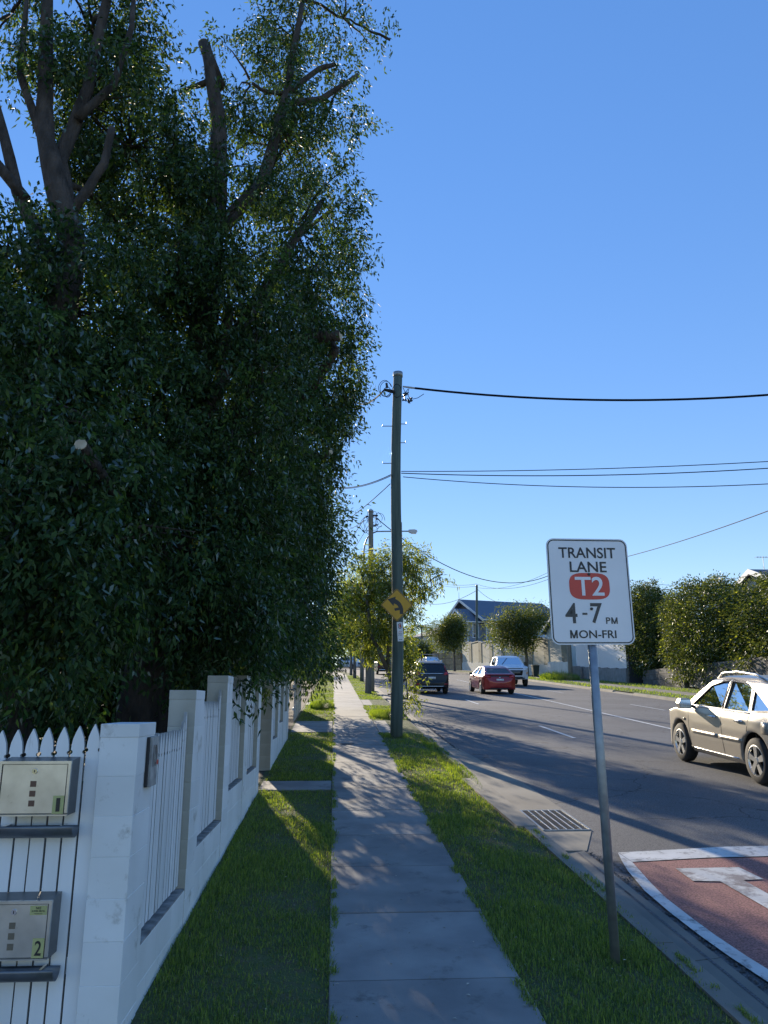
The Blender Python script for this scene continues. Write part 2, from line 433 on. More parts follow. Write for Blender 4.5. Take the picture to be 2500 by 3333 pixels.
# drain apron, lintel and grate
ap = MB()
poly = [(2.36, 8.52), (2.67, 8.5), (3.03, 9.42), (3.06, 10.6), (3.05, 12.8), (2.9, 15.0), (2.62, 19.0), (2.36, 19.0)]
ap.prism(poly, lambda a, b, d: P(b, a, d), -.2, -.0935)
ap.build('drain_apron', kerbconc, kb, fix=True)
ln = MB(); ln.hexa([P(9.2, 2.02, -.15), P(9.2, 2.34, -.15), P(12.6, 2.34, -.15), P(12.6, 2.02, -.15), P(9.2, 2.1, .012), P(9.2, 2.335, .012), P(12.6, 2.335, .012), P(12.6, 2.02, .012)])
ln.build('drain_lintel', kerbconc, kb, fix=True)
gr = empty('drain_grate', P(10.0, 2.74, -.0935)); tag(gr, 'steel stormwater grate set in the concrete gutter', 'grate')
def gbox(name, x0, x1, y0, y1, z0, z1, m):
    b = MB(); b.hexa([(x0, y0, z0 + SLOPE * y0), (x1, y0, z0 + SLOPE * y0), (x1, y1, z0 + SLOPE * y1), (x0, y1, z0 + SLOPE * y1), (x0, y0, z1 + SLOPE * y0), (x1, y0, z1 + SLOPE * y0), (x1, y1, z1 + SLOPE * y1), (x0, y1, z1 + SLOPE * y1)])
    return b.build(name, m, gr)
gbox('pit_shade_plate', -.27, .27, -.57, .57, .0015, .004, black)  # flat black plate painted as the darkness of the pit below
for x in (-.275, .275): gbox('frame_bar', x - .010, x + .010, -.58, .58, .002, .013, galv)
for y in (-.575, .575): gbox('frame_bar', -.26, .26, y - .01, y + .01, .002, .010, galv)
for i in range(5): gbox('bearer_bar', -.18 + i * .09 - .005, -.18 + i * .09 + .005, -.56, .56, .0095, .0135, alloy)
for i in range(17): gbox('cross_bar', -.26, .26, -.53 + i * .066 - .009, -.53 + i * .066 + .009, .0065, .009, rubber)

# utility cover in the path
p = onground(1130, 2421)
uc = MB(); uc.tube([p + Vector((0, 0, -.01)), p + Vector((0, 0, .006))], .16, 20)
o = uc.build('access_cover', asphalt_edge); tag(o, 'small round dark metal cover set in the footpath', 'cover')

# road markings
mk = road
def flat(name, pts, h, m):
    b = MB(); b.v = [(x, y, G(y) + h) for x, y in pts]; b.f = [tuple(range(len(pts)))]; b.mi = [0]
    ob = b.build(name, m, mk, fix=True)
    if ob.data.polygons[0].normal.z < 0: ob.data.flip_normals()
    return ob
H1, H2, H3 = -.086, -.0825, -.079
for k in range(-1, 6):
    s = 6.4 + 12.93 * k
    flat('lane_dash', [(5.80 + .004 * s, s), (5.90 + .004 * s, s), (5.91 + .004 * s, s + 3.3), (5.81 + .004 * s, s + 3.3)], H1, roadwhite)
    s = 3.2 + 12.8 * k
    flat('lane_dash', [(12.28, s), (12.37, s), (12.37, s + 3.4), (12.28, s + 3.4)], H1, roadwhite)
for k in range(0, 12):
    s = -8 + 6.0 * k; t = s + 5.96
    f = lambda q: 9.0 + .0155 * max(0, q)
    flat('centre_line', [(f(s), s), (f(s) + .11, s), (f(t) + .11, t), (f(t), t)], H1, roadwhite)
for s0 in frange(66, 126, 4)[:-1]:
    b = sweep(MB(), [(9.74, H1), (9.85, H1)], [s0, s0 + 2, s0 + 3.9]); b.build('centre_line', roadwhite, mk)
outer = [(2.95, 8.36), (2.87, 8.03), (2.80, 7.7), (2.71, 7.08), (2.685, 6.5), (2.685, 6.0), (2.70, 5.6), (2.74, 5.1), (2.79, 4.4), (2.8, 2.0), (2.8, -6.0)]
inner = [(2.96, 8.0), (2.91, 7.65), (2.86, 7.31), (2.81, 6.88), (2.80, 6.4), (2.80, 6.0), (2.82, 5.6), (2.87, 5.1), (2.91, 4.4), (2.92, 2.0), (2.92, -6.0)]
for i in range(len(outer) - 1):
    flat('edge_line', [outer[i + 1], inner[i + 1], inner[i], outer[i]], H2, wornwhite)
flat('edge_line', [(2.963, 8.0), (3.8, 8.12), (5.7, 8.2), (5.7, 8.58), (4.2, 8.55), (2.955, 8.36)], H2 + .001, wornwhite)
flat('red_lane', [(2.90, 7.98), (3.8, 8.1), (5.68, 8.18), (5.68, -6), (2.87, -6), (2.85, 4.4), (2.82, 5.1), (2.79, 5.6), (2.775, 6.0), (2.775, 6.4), (2.79, 6.88), (2.84, 7.31), (2.88, 7.65)], H1, redlane)
flat('letter_t', [(3.28, 7.74), (3.26, 7.33), (3.50, 7.30), (3.52, 5.6), (3.72, 5.6), (3.73, 7.33), (3.93, 7.35), (3.91, 7.75)], H3, wornletter)
flat('digit_two', [(4.25, 7.2), (4.42, 7.2), (4.55, 7.45), (4.72, 7.45), (4.8, 7.2), (4.7, 6.9), (4.25, 6.1), (4.25, 5.6), (5.0, 5.6), (5.0, 5.95), (4.52, 5.95), (4.95, 6.8), (5.0, 7.2), (4.85, 7.65), (4.7, 7.78), (4.5, 7.78), (4.32, 7.6)], H3, wornletter)

# far footpath
ff = empty('footpath'); tag(ff, None, None, None, 'structure')
for a in range(10, 100):
    slab('slab', a * 1.2, a * 1.2 + 1.2, 17.3, 18.5, .03, ff, kerbconc)

# ------------------------------------------------------------------ grass
def blades(name, pos, hgt, wid, lean, m, label, seed=1, split=.0):
    r = np.random.default_rng(seed); n = len(pos)
    az = r.uniform(0, 2 * np.pi, n); side = np.stack([np.cos(az), np.sin(az), np.zeros(n)], 1)
    la = az + np.pi / 2 + r.normal(0, .5, n); ld = np.stack([np.cos(la), np.sin(la), np.zeros(n)], 1)
    l = np.abs(r.normal(0, 1, n)) * lean * hgt
    up = np.zeros((n, 3)); up[:, 2] = 1
    w2 = (wid / 2)[:, None] * side
    mid = pos + up * (hgt * .6)[:, None] + ld * (l * .35)[:, None]
    tip = pos + up * (hgt * np.clip(1 - .25 * l / hgt, .4, 1))[:, None] + ld * l[:, None]
    v = np.stack([pos - w2, pos + w2, mid + w2 * .75, mid - w2 * .75, tip], 1).reshape(-1, 3)
    b = np.arange(n) * 5
    me = bpy.data.meshes.new(name)
    me.vertices.add(n * 5); me.vertices.foreach_set('co', v.astype(np.float32).ravel())
    li = np.stack([b, b + 1, b + 2, b + 3, b + 3, b + 2, b + 4], 1).ravel()
    me.loops.add(n * 7); me.loops.foreach_set('vertex_index', li.astype(np.int32))
    me.polygons.add(n * 2)
    ls = np.stack([np.arange(n) * 7, np.arange(n) * 7 + 4], 1).ravel(); lt = np.tile([4, 3], n)
    me.polygons.foreach_set('loop_start', ls.astype(np.int32)); me.polygons.foreach_set('loop_total', lt.astype(np.int32))
    me.update(calc_edges=True); me.materials.append(m)
    o = link(name, me); tag(o, label, 'grass', None, 'stuff')
    return o
def lump(x, y):
    return (np.sin(x * 5.1 + 1.3 * np.sin(y * 2.3)) + np.sin(y * 3.7 + 2.1 * np.sin(x * 3.1)) + np.sin((x + y) * 9.7) * .5 + np.sin(x*1.9-y*1.3)) / 3.5
def scatter(x0, x1, bands, seed):
    r = np.random.default_rng(seed); out = []
    for y0, y1, dens in bands:
        n = int(dens * (x1 - x0) * (y1 - y0))
        p = np.stack([r.uniform(x0, x1, n), r.uniform(y0, y1, n)], 1)
        k = lump(p[:, 0], p[:, 1]); keep = r.uniform(0, 1, n) < np.clip(.8 + .7 * k, .3, 1)
        out.append(p[keep])
    return np.concatenate(out)
def lawn(x0, x1, bands, seed, label, h0=.045, gaps=()):
    p = scatter(x0, x1, bands, seed)
    for a, b_, c, d in gaps: p = p[~((p[:, 0] > a) & (p[:, 0] < b_) & (p[:, 1] > c) & (p[:, 1] < d))]
    r = np.random.default_rng(seed + 50); n = len(p)
    k = lump(p[:, 0], p[:, 1])
    far = np.clip((p[:, 1] - 6) / 22, 0, 1)
    h = h0 * (1 + .6 * k) * r.uniform(.4, 1.4, n)
    wd = .004 + .010 * far + r.uniform(0, .003, n)
    pos = np.stack([p[:, 0], p[:, 1], SLOPE * p[:, 1] - .02], 1)
    dry = r.uniform(0, 1, n) < np.clip(.14 - .4 * k, .04, .6)
    blades('grass', pos[~dry], h[~dry], wd[~dry], .55, grassleaf, label, seed)
    blades('dry_grass', pos[dry], h[dry] * .8, wd[dry], .9, drygrass, 'dead straw blades lying in ' + label, seed + 1)
near_b = [(2.8, 6.5, 7500), (6.5, 10, 5200), (10, 15, 2600), (15, 24, 1300), (24, 42, 600), (42, 72, 220)]
lawn(-1.04, .03, near_b, 11, 'mown grass between the white fence and the footpath', .04, [(-1.2, -.0, 11.72, 12.58), (-1.2, 0, 20.05, 23.33), (-1.2, 0, 30.58, 32.25)])
lawn(1.12, 2.24, near_b, 12, 'mown grass between the footpath and the kerb', .04, [(2.06, 2.4, 9.25, 12.6), (1.1, 2.3, 19.75, 23.75), (1.1, 2.3, 30.3, 34.3)])
def tuft(cx, cy, rx, ry, n, h, label, seed, wd=.008, z=0.0):
    r = np.random.default_rng(seed)
    a = r.uniform(0, 2 * np.pi, n); q = np.sqrt(r.uniform(0, 1, n))
    pos = np.stack([cx + rx * q * np.cos(a), cy + ry * q * np.sin(a), np.zeros(n)], 1)
    pos[:, 2] = [G(y) + z - .02 for y in pos[:, 1]]
    hh = h * r.uniform(.45, 1.25, n) * (1.1 - .5 * q)
    blades('long_grass', pos, hh, np.full(n, wd), .6, grassleaf, label, seed)
tuft(1.72, 25.6, .55, 1.7, 5200, .22, 'long unmown grass around the base of the nearest street tree', 21, .012)
tuft(-.42, 31.5 - 2.2, .45, 1.3, 2600, .32, 'long grass spilling over the path past the driveway', 22, .012)
tuft(2.1, 13.6, .18, 2.2, 1300, .10, 'longer grass leaning over the kerb beside the drain', 23, .007)
tuft(2.12, 17.0, .14, 2.0, 900, .10, 'longer grass leaning over the kerb before the driveway', 24, .008)
tuft(1.95, 5.55, .22, .3, 600, .09, 'longer grass round the foot of the transit lane sign', 25, .005)
tuft(17.9, 61.5, 1.3, 3.2, 2400, .75, 'tall green grass growing round the far timber pole', 26, .03)
tuft(1.5, 18.95, .3, .3, 420, .12, 'longer grass round the foot of the near timber pole', 27, .007)
tuft(-.95, 8.0, .07, 4.0, 1500, .07, 'weeds along the foot of the white fence', 28, .006)
# grass creeping over the edges of the path and the kerb
r = np.random.default_rng(41); n = 26000
ey = 3 + 27 * r.uniform(0, 1, n) ** 1.6
ex = np.choose(r.integers(0, 3, n), [.012 + np.abs(r.normal(0, .022, n)), 1.143 - np.abs(r.normal(0, .022, n)), np.minimum(2.235 + np.abs(r.normal(0, .022, n)), 2.315)])
kk = (np.sin(ey * 7.3 + ex * 3) + np.sin(ey * 2.9 + 1 + ex * 5) + np.sin(ey * 17.0) * .6 > .55)
kk &= ~((ey > 19.6) & (ey < 23.9)) & ~((ex < .5) & (ey > 11.7) & (ey < 12.6)) & ~((ex > 2.1) & (ey > 9.2) & (ey < 12.7))
ex, ey = ex[kk], ey[kk]
blades('grass', np.stack([ex, ey, SLOPE * ey - .004], 1), r.uniform(.015, .05, len(ex)), .004 + .0004 * ey, .9, grassleaf, 'ragged grass creeping over the path and kerb edges', 42)
# far verge lawn
r = np.random.default_rng(33); n = 9000
fx = r.uniform(15.8, 20.4, n); fy = r.uniform(24, 72, n); kk = (fx < 17.25) | (fx > 18.55)
fx, fy = fx[kk], fy[kk]
blades('grass', np.stack([fx, fy, SLOPE * fy], 1), r.uniform(.05, .13, len(fx)), np.full(len(fx), .03), .6, grassleaf, 'sunlit grass on the far side of the road', 34)
# litter: pale dry leaves and bark chips on path and grass
b = MB()
for i in range(620):
    y = random.uniform(3.5, 24); x = random.uniform(-1.0, 2.3)
    if random.random() < .35 and -.0 < x < 1.15 and y > 6: continue
    s_ = random.uniform(.006, .017); a = random.uniform(0, 6.28)
    z = G(y) + (.006 if 0 < x < 1.155 else .02)
    c, s2 = math.cos(a) * s_, math.sin(a) * s_
    b.add([(x - c, y - s2, z), (x + s2 * .5, y - c * .5, z + .004), (x + c, y + s2, z + .002), (x - s2 * .5, y + c * .5, z + .005)], [(0, 1, 2, 3)])
o = b.build('leaf_litter', mat('dry_leaf', (.30, .25, .17), .8, col2=(.42, .40, .34), scale=4, island=.5)); tag(o, 'small dry leaves scattered over path and grass', 'leaves', None, 'stuff')

# ------------------------------------------------------------------ white block and picket fence
FX = -1.05                     # street face of the fence
YF = 4.40                      # near face of the first post
def blockmesh(name, dx, dy, dz, bev=.0022, m=(white,), tan=False):
    """a block with chamfered edges, centred in x/y, base at z=0"""
    b = MB(); x, y = dx / 2, dy / 2
    lay = [(0, bev), (bev, 0), (dz - bev, 0), (dz, bev)]
    for z, i in lay:
        xi, yi, c = x - i, y - i, bev
        b.v += [(-xi + c, -yi, z), (xi - c, -yi, z), (xi, -yi + c, z), (xi, yi - c, z), (xi - c, yi, z), (-xi + c, yi, z), (-xi, yi - c, z), (-xi, -yi + c, z)]
    for l in range(3):
        for k in range(8):
            k2 = (k + 1) % 8
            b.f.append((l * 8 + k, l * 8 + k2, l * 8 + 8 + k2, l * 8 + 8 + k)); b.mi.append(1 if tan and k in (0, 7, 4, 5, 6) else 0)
    b.f.append(tuple(range(7, -1, -1))); b.mi.append(0); b.f.append(tuple(range(24, 32))); b.mi.append(0)
    return b.mesh(name, list(m))
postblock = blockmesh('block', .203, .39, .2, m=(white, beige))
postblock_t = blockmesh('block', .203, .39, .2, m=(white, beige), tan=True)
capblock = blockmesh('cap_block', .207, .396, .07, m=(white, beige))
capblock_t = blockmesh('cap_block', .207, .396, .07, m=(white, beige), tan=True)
def picket_profile(L, wdt=.0715):
    h = wdt / 2; a = L - .135
    half = [(h, 0), (h, a - .012)]
    for k in range(0, 5):
        t = -math.pi / 2 - k * math.pi / 4
        half.append((h + .011 * math.cos(t), a + .011 * math.sin(t)))
    half += [(h - .001, a + .012), (h - .003, a + .04), (h - .008, a + .07), (h - .019, a + .10), (h - .03, a + .124), (0, L)]
    return half + [(-x, z) for x, z in half[::-1][1:]]
def picket_mesh(L, along):
    b = MB()
    if along == 'y': b.prism(picket_profile(L), lambda a, z, d: (d, a, z), 0, -.019)
    else: b.prism(picket_profile(L), lambda a, z, d: (a, d, z), 0, .019)
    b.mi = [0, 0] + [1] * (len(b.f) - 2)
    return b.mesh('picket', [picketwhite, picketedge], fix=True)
fence = empty('picket_fence', (FX, YF, G(YF)))
tag(fence, 'white picket fence of stepped block posts running up along the footpath', 'fence')
FO = Vector(fence.location)
def fchild(name, me, loc, rz=0.0):
    o = link(name, me, fence, Vector(loc) - FO); o.rotation_euler.z = rz; return o
posts = [(YF, 1.813), (6.13, 2.02), (7.91, 2.19), (9.6, 2.25), (11.25, 2.265), (13.73, 2.325), (15.3, 2.46), (16.8, 2.6), (18.3, 2.72)]
plinth = [.61, .828, 1.05, 1.062, None, 1.30, 1.55, 1.75]
for i, (y, top) in enumerate(posts):
    tn = i > 0
    fchild('cap_block', capblock_t if tn else capblock, (FX - .1 + .001, y + .195, top - .07))
    z = top - .27; g = G(y)
    while z > g - .25:
        o = fchild('block', postblock_t if tn else postblock, (FX - .1 + random.uniform(-.001, .001), y + .195 + random.uniform(-.001, .001), z))
        z -= .2
for i in range(len(posts) - 1):
    y0, y1 = posts[i][0] + .39, posts[i + 1][0]
    zt = plinth[i]
    if zt is None: continue
    L = y1 - y0 - .006
    nb = max(2, round(L / .4)); bl = L / nb
    z = zt - .2; row = 0
    me = blockmesh('block', .2, bl, .2, .002); meh = blockmesh('block', .2, bl / 2, .2, .002)
    while z > G(y0) - .22:
        sh = (row % 2) * bl / 2
        for k in range(nb):
            if sh and k == nb - 1:
                fchild('block', meh, (FX - .103, y0 + .003 + bl * .25, z)); fchild('block', meh, (FX - .103, y0 + .003 + L - bl * .25, z))
            else: fchild('block', me, (FX - .103, y0 + .003 + sh + bl * (k + .5), z))
        z -= .2; row += 1
    b = MB(); b.box((0, 0, .006), (.10, L, .012)); fchild('sill', b.mesh('sill', sillmat), (FX - .055, (y0 + y1) / 2, zt))
    tp = posts[i][1] - .085 if i else 1.735
    n = max(3, int((y1 - y0) / .0815)); pit = (y1 - y0) / n
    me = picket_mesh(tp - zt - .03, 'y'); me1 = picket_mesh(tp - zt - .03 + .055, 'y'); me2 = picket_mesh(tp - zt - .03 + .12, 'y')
    for k in range(n):
        mm = me2 if (k == n - 1 and i < 3) else me1 if (k == n - 2 and i < 3) else me
        fchild('picket', mm, (FX - .055 + random.uniform(-.002, .002), y0 + pit * (k + .5), zt + .03 + random.uniform(-.004, .004)))
    for zz in (zt + .2, tp - .3):
        b = MB(); b.box((0, 0, 0), (.035, L, .07)); fchild('rail', b.mesh('rail', picketwhite), (FX - .094, (y0 + y1) / 2, zz))
# the fence's return towards the garden, facing the camera
ret = empty('picket_fence', (-1.26, YF + .04, G(YF)))
tag(ret, 'white picket fence panel carrying the two steel mailboxes', 'fence')
RO = Vector(ret.location)
YR = YF + .03
for k in range(13):
    x = -1.253 - .0385 - .0815 * k
    top = 1.812 if k == 0 else 1.806 - .0045 * k
    base = G(YF) + .05
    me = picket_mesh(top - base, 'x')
    o = link('picket', me, ret, Vector((x + random.uniform(-.0015, .0015), YR + random.uniform(-.001, .001), base)) - RO)
for zz in (.62, 1.55):
    b = MB(); b.box((0, 0, 0), (1.06, .035, .07)); link('rail', b.mesh('rail', picketwhite), ret, Vector((-1.79, YR + .038, zz)) - RO)

# neighbour's paling fence further up
nf = empty('paling_fence', (FX, 19, G(19))); tag(nf, 'old white paling fence half covered by leaves beyond the block fence', 'fence')
NO = Vector(nf.location)
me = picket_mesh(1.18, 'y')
for k in range(78):
    y = 18.8 + .118 * k
    if 20.3 < y < 23.2: continue
    o = link('picket', me, nf, Vector((FX - .08 + random.uniform(-.01, .01), y, G(y) + random.uniform(-.02, .03))) - NO); o.scale.y = 1.4
for y0, y1 in ((18.75, 20.3), (23.2, 28.1)):
    for zz in (.3, .95):
        b = MB(); b.hexa([(-.14, y0 - 19, SLOPE * (y0 - 19) + zz), (-.105, y0 - 19, SLOPE * (y0 - 19) + zz), (-.105, y1 - 19, SLOPE * (y1 - 19) + zz), (-.14, y1 - 19, SLOPE * (y1 - 19) + zz)] + [(-.14, y0 - 19, SLOPE * (y0 - 19) + zz + .07), (-.105, y0 - 19, SLOPE * (y0 - 19) + zz + .07), (-.105, y1 - 19, SLOPE * (y1 - 19) + zz + .07), (-.14, y1 - 19, SLOPE * (y1 - 19) + zz + .07)])
        b.build('rail', picketwhite, nf)

# ------------------------------------------------------------------ lettering
def text(body, size, m, parent, loc, rot=(math.pi / 2, 0, 0), name='lettering', ext=.0006, align='CENTER', sx=1.0, bold=0.0):
    cu = bpy.data.curves.new(name, 'FONT'); cu.body = body; cu.size = size; cu.extrude = ext; cu.align_x = align; cu.align_y = 'CENTER'; cu.offset = bold
    cu.resolution_u = 4
    tmp = bpy.data.objects.new('tmp', cu); COL.objects.link(tmp)
    dg = bpy.context.evaluated_depsgraph_get()
    me = bpy.data.meshes.new_from_object(tmp.evaluated_get(dg))
    bpy.data.objects.remove(tmp); bpy.data.curves.remove(cu)
    me.materials.clear(); me.materials.append(m)
    xs = [v.co.x for v in me.vertices]; ys = [v.co.y for v in me.vertices]
    cy_ = (min(ys) + max(ys)) / 2; cx_ = (min(xs) + max(xs)) / 2 if align == 'CENTER' else 0
    for v in me.vertices: v.co.y -= cy_; v.co.x = (v.co.x - cx_) * sx
    o = link(name, me, parent, loc); o.rotation_euler = rot
    return o
def text_w(body, width, height, m, parent, loc, **kw):
    """lettering scaled to a given width and cap height"""
    o = text(body, 1.0, m, parent, loc, **kw)
    xs = [v.co.x for v in o.data.vertices]; ys = [v.co.y for v in o.data.vertices]
    fx, fy = width / (max(xs) - min(xs)), height / (max(ys) - min(ys))
    for v in o.data.vertices: v.co.x *= fx; v.co.y *= fy
    return o
def rrect(w_, h_, r, n=6):
    out = []
    for cx_, cy_, a0 in ((w_ / 2 - r, h_ / 2 - r, 0), (-w_ / 2 + r, h_ / 2 - r, 90), (-w_ / 2 + r, -h_ / 2 + r, 180), (w_ / 2 - r, -h_ / 2 + r, 270)):
        for k in range(n + 1):
            a = math.radians(a0 + 90 * k / n); out.append((cx_ + r * math.cos(a), cy_ + r * math.sin(a)))
    return out
def plate_xz(mb_, poly, y0, y1, m=0): return mb_.prism(poly, lambda a, b, d: (a, d, b), y0, y1, m)
def ring_xz(poly_o, poly_i, y):
    b = MB(); n = len(poly_o)
    b.v = [(x, y, z) for x, z in poly_o] + [(x, y, z) for x, z in poly_i]
    b.f = [(i, (i + 1) % n, n + (i + 1) % n, n + i) for i in range(n)]; b.mi = [0] * n
    return b

# ------------------------------------------------------------------ mailboxes
def mailbox(X, ztop, number, junk, label):
    yf = YR - .135            # front face
    t = empty('mailbox', (X, YR, ztop - .27)); tag(t, label, 'mailbox', 'steel mailboxes on the fence')
    W_, H_, D_ = .36, .268, .132
    def L(b, name, m, **k): return b.build(name, m, t, **k)
    b = MB()   # body: sides, top sloping down to the front, bottom, back
    b.hexa([(-W_ / 2, -.135 + .004, 0), (W_ / 2, -.135 + .004, 0), (W_ / 2, -.003, 0), (-W_ / 2, -.003, 0), (-W_ / 2, -.135 + .004, H_), (W_ / 2, -.135 + .004, H_), (W_ / 2, -.003, H_ + .012), (-W_ / 2, -.003, H_ + .012)])
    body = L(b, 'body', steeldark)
    b = MB(); fw_ = .014
    for c, d in (((0, -.139, H_ - fw_ / 2), (W_ + .004, .016, fw_)), ((0, -.139, fw_ / 4), (W_ + .004, .016, fw_ / 2)), ((-W_ / 2 + fw_ / 2 - .001, -.139, H_ / 2), (fw_, .016, H_ - 2 * fw_)), ((W_ / 2 - fw_ / 2 + .001, -.139, H_ / 2), (fw_, .016, H_ - 2 * fw_))): b.box(c, d)
    L(b, 'rim', steel)
    b = MB(); b.box((0, -.1385, H_ / 2 - .002), (W_ - 2 * fw_ - .009, .008, H_ - fw_ * 1.5 - .010))
    door = L(b, 'door', steel)
    yd = -.1425
    b = MB(); b.tube([(.0, yd, H_ - .05), (.0, yd - .006, H_ - .05)], [.0145, .013], 14); b.box((0, yd - .0065, H_ - .05), (.004, .002, .013), 1)
    b.build('lock', [chrome, black], door)
    for k in range(3):
        b = MB(); b.box((-.002, yd - .001, H_ - .112 - .0475 * k), (.0295, .003, .029)); b.build('viewing_window', brownwin if not junk else mat('dusty_window%d' % k, (.16, .13, .09), .5), door)
    b = MB(); b.box((W_ / 2 - .047, yd - .0015, .054), (.056, .002, .088)); st = b.build('number_sticker', sticker, door)
    text_w(number, .02 if number == '1' else .032, .066, signblack, st, (W_ / 2 - .047, yd - .0035, .054), bold=.0 if number == '1' else .012)
    if junk:
        b = MB(); b.box((W_ / 2 - .062, yd - .0015, H_ - .044), (.082, .002, .042)); st = b.build('notice_sticker', sticker, door)
        text_w('NO', .024, .011, signblack, st, (W_ / 2 - .062, yd - .0035, H_ - .033), bold=.01)
        text_w('JUNK MAIL', .066, .009, signblack, st, (W_ / 2 - .062, yd - .0035, H_ - .0475), bold=.008)
        text_w('Thank you', .04, .005, signblack, st, (W_ / 2 - .062, yd - .0035, H_ - .059))
    # newspaper trough: half-open cylinder below
    b = MB(); n = 14; R_ = .058
    prof = [( -R_ * math.cos(math.radians(a)), -R_ * math.sin(math.radians(a))) for a in np.linspace(-8, 175, n)]
    xa, xb = -W_ / 2 - .05, W_ / 2 + .028
    for x in (xa, xb):
        for (py_, pz_) in prof: b.v.append((x, -.066 + py_, -.058 + pz_))
        for (py_, pz_) in prof: b.v.append((x, -.066 + py_ * .95, -.058 + pz_ * .95))
    m2 = 2 * n
    for k in range(n - 1):
        b.f += [(k, k + 1, m2 + k + 1, m2 + k), (n + k + 1, n + k, m2 + n + k, m2 + n + k + 1), (k + 1, k, n + k, n + k + 1), (m2 + k, m2 + k + 1, m2 + n + k + 1, m2 + n + k)]
    b.f += [(0, m2, m2 + n, n), (n - 1, 2 * n - 1, m2 + 2 * n - 1, m2 + n - 1)]
    b.mi = [0] * len(b.f)
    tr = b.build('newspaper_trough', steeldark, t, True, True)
    b = MB(); b.box((W_ / 2 - .04, -.064, -.06), (.012, .118, .012)); b.box((-W_ / 2 + .03, -.064, -.06), (.03, .118, .012)); b.build('bracket', chrome, tr)
    return t
mailbox(-1.535, 1.632, '1', False, 'steel mailbox numbered 1 on the white pickets')
mailbox(-1.565, .968, '2', True, 'lower steel mailbox numbered 2 with a no junk mail sticker')

# house number plaque on the side of the first post
q = Vector((FX + .004, 4.69, 1.60))
pl = empty('house_number_plaque', q); tag(pl, 'small grey weathered house number plaque on the corner post', 'plaque')
b = MB(); b.prism(rrect(.17, .27, .008), lambda a, z, d: (d, a - .01, z), 0, .012)
b.build('shadow_mould_plate', black, pl, fix=True)  # black plate painted as the shadow and mould on the wall behind the tile
b = MB(); b.prism(rrect(.165, .27, .006), lambda a, z, d: (d, a + .012, z), .0125, .026)
tilep = b.build('tile', mat('plaque_grey', (.46, .45, .42), .6, col2=(.24, .23, .22), scale=14, detail=8), pl, fix=True)
text_w('10', .085, .12, signblack, tilep, (.0268, .012, .03), rot=(math.pi / 2, 0, math.pi / 2))
b = MB(); b.tube([(.0262, .08, -.01), (.03, .08, -.01)], .014, 12); b.build('red_dot', signred, tilep)
# smoke-dark streaks of mould are in the paint itself

# ------------------------------------------------------------------ transit lane sign
base = onground(2011, 3131)
SG = empty('traffic_sign', base, (0, math.radians(-.6), math.radians(3.0))); tag(SG, 'white transit lane T2 sign on a grey steel post', 'sign')
b = MB(); b.tube([(0, .035, -.3), (0, .035, 2.55)], .0305, 16); b.build('post', galv, SG, True)
b = MB(); b.tube([(0, .035, 2.55), (0, .035, 2.56)], [.033, .02], 16); b.build('post_cap', galv, SG)
fc = empty('x')
bpy.data.objects.remove(fc)
zc = 2.37
b = MB(); plate_xz(b, [(x, z + zc) for x, z in rrect(.605, .755, .055)], -.004, .0); face = b.build('sign_face', signwhite, SG, fix=True)
o_ = [(x, z + zc) for x, z in rrect(.587, .737, .047)]; i_ = [(x, z + zc) for x, z in rrect(.571, .721, .039)]
ring_xz(o_, i_, -.0055).build('border', signblack, face, fix=True)
cx0 = -.002
for tx, w_, h_, z_, x_, m_, bo in (('TRANSIT', .424, .078, .274, cx0, signblack, .012), ('LANE', .272, .076, .172, cx0, signblack, .012), ('ON-FRI', .272, .056, -.305, .032, signblack, .012)):
    text_w(tx, w_, h_, m_, face, (x_, -.0056, zc + z_), bold=bo)
text_w('4', .088, .142, signgrey, face, (-.15, -.0056, zc - .158), bold=.012)
b = MB(); b.box((-.051, -.0056, zc - .163), (.036, .001, .014)); b.build('hyphen', signgrey, face)
text_w('7', .086, .142, signgrey, face, (.035, -.0056, zc - .158), bold=.012)
text_w('P', .032, .045, signgrey, face, (.116, -.0056, zc - .21), bold=.012)
def letter_m(cx, cz, w_, h_, st_, m_):
    a, b_ = w_ / 2, h_ / 2
    pp = [(-a, -b_), (-a, b_), (-a + st_ * 1.1, b_), (0, -b_ + st_ * 1.6), (a - st_ * 1.1, b_), (a, b_), (a, -b_), (a - st_, -b_), (a - st_, b_ - st_ * 2.6), (st_ * .5, -b_), (-st_ * .5, -b_), (-a + st_, b_ - st_ * 2.6), (-a + st_, -b_)]
    b = MB(); plate_xz(b, [(x + cx, z + cz) for x, z in pp], -.0062, -.005); b.build('lettering', m_, face, fix=True)
letter_m(.162, zc - .21, .046, .045, .0085, signgrey)
letter_m(-.141, zc - .305, .054, .056, .0105, signblack)
pt = []
for k in range(48):
    a = 2 * math.pi * k / 48; c, s_ = math.cos(a), math.sin(a)
    x = .149 * math.copysign(abs(c) ** .55, c); z = .095 * math.copysign(abs(s_) ** .62, s_)
    pt.append((x + cx0, z + zc + .033))
b = MB(); b.v = [(x, -.0056, z) for x, z in pt]; b.f = [tuple(range(48))]; b.mi = [0]
bd = b.build('red_badge', signred, face)
text_w('T2', .212, .135, signwhite, bd, (cx0, -.0075, zc + .033), bold=.012)
for z_ in (.118, -.128):
    b = MB(); b.tube([(.0, -.005, zc + z_), (.0, -.014, zc + z_)], [.011, .009], 10); b.build('bolt', black, face)

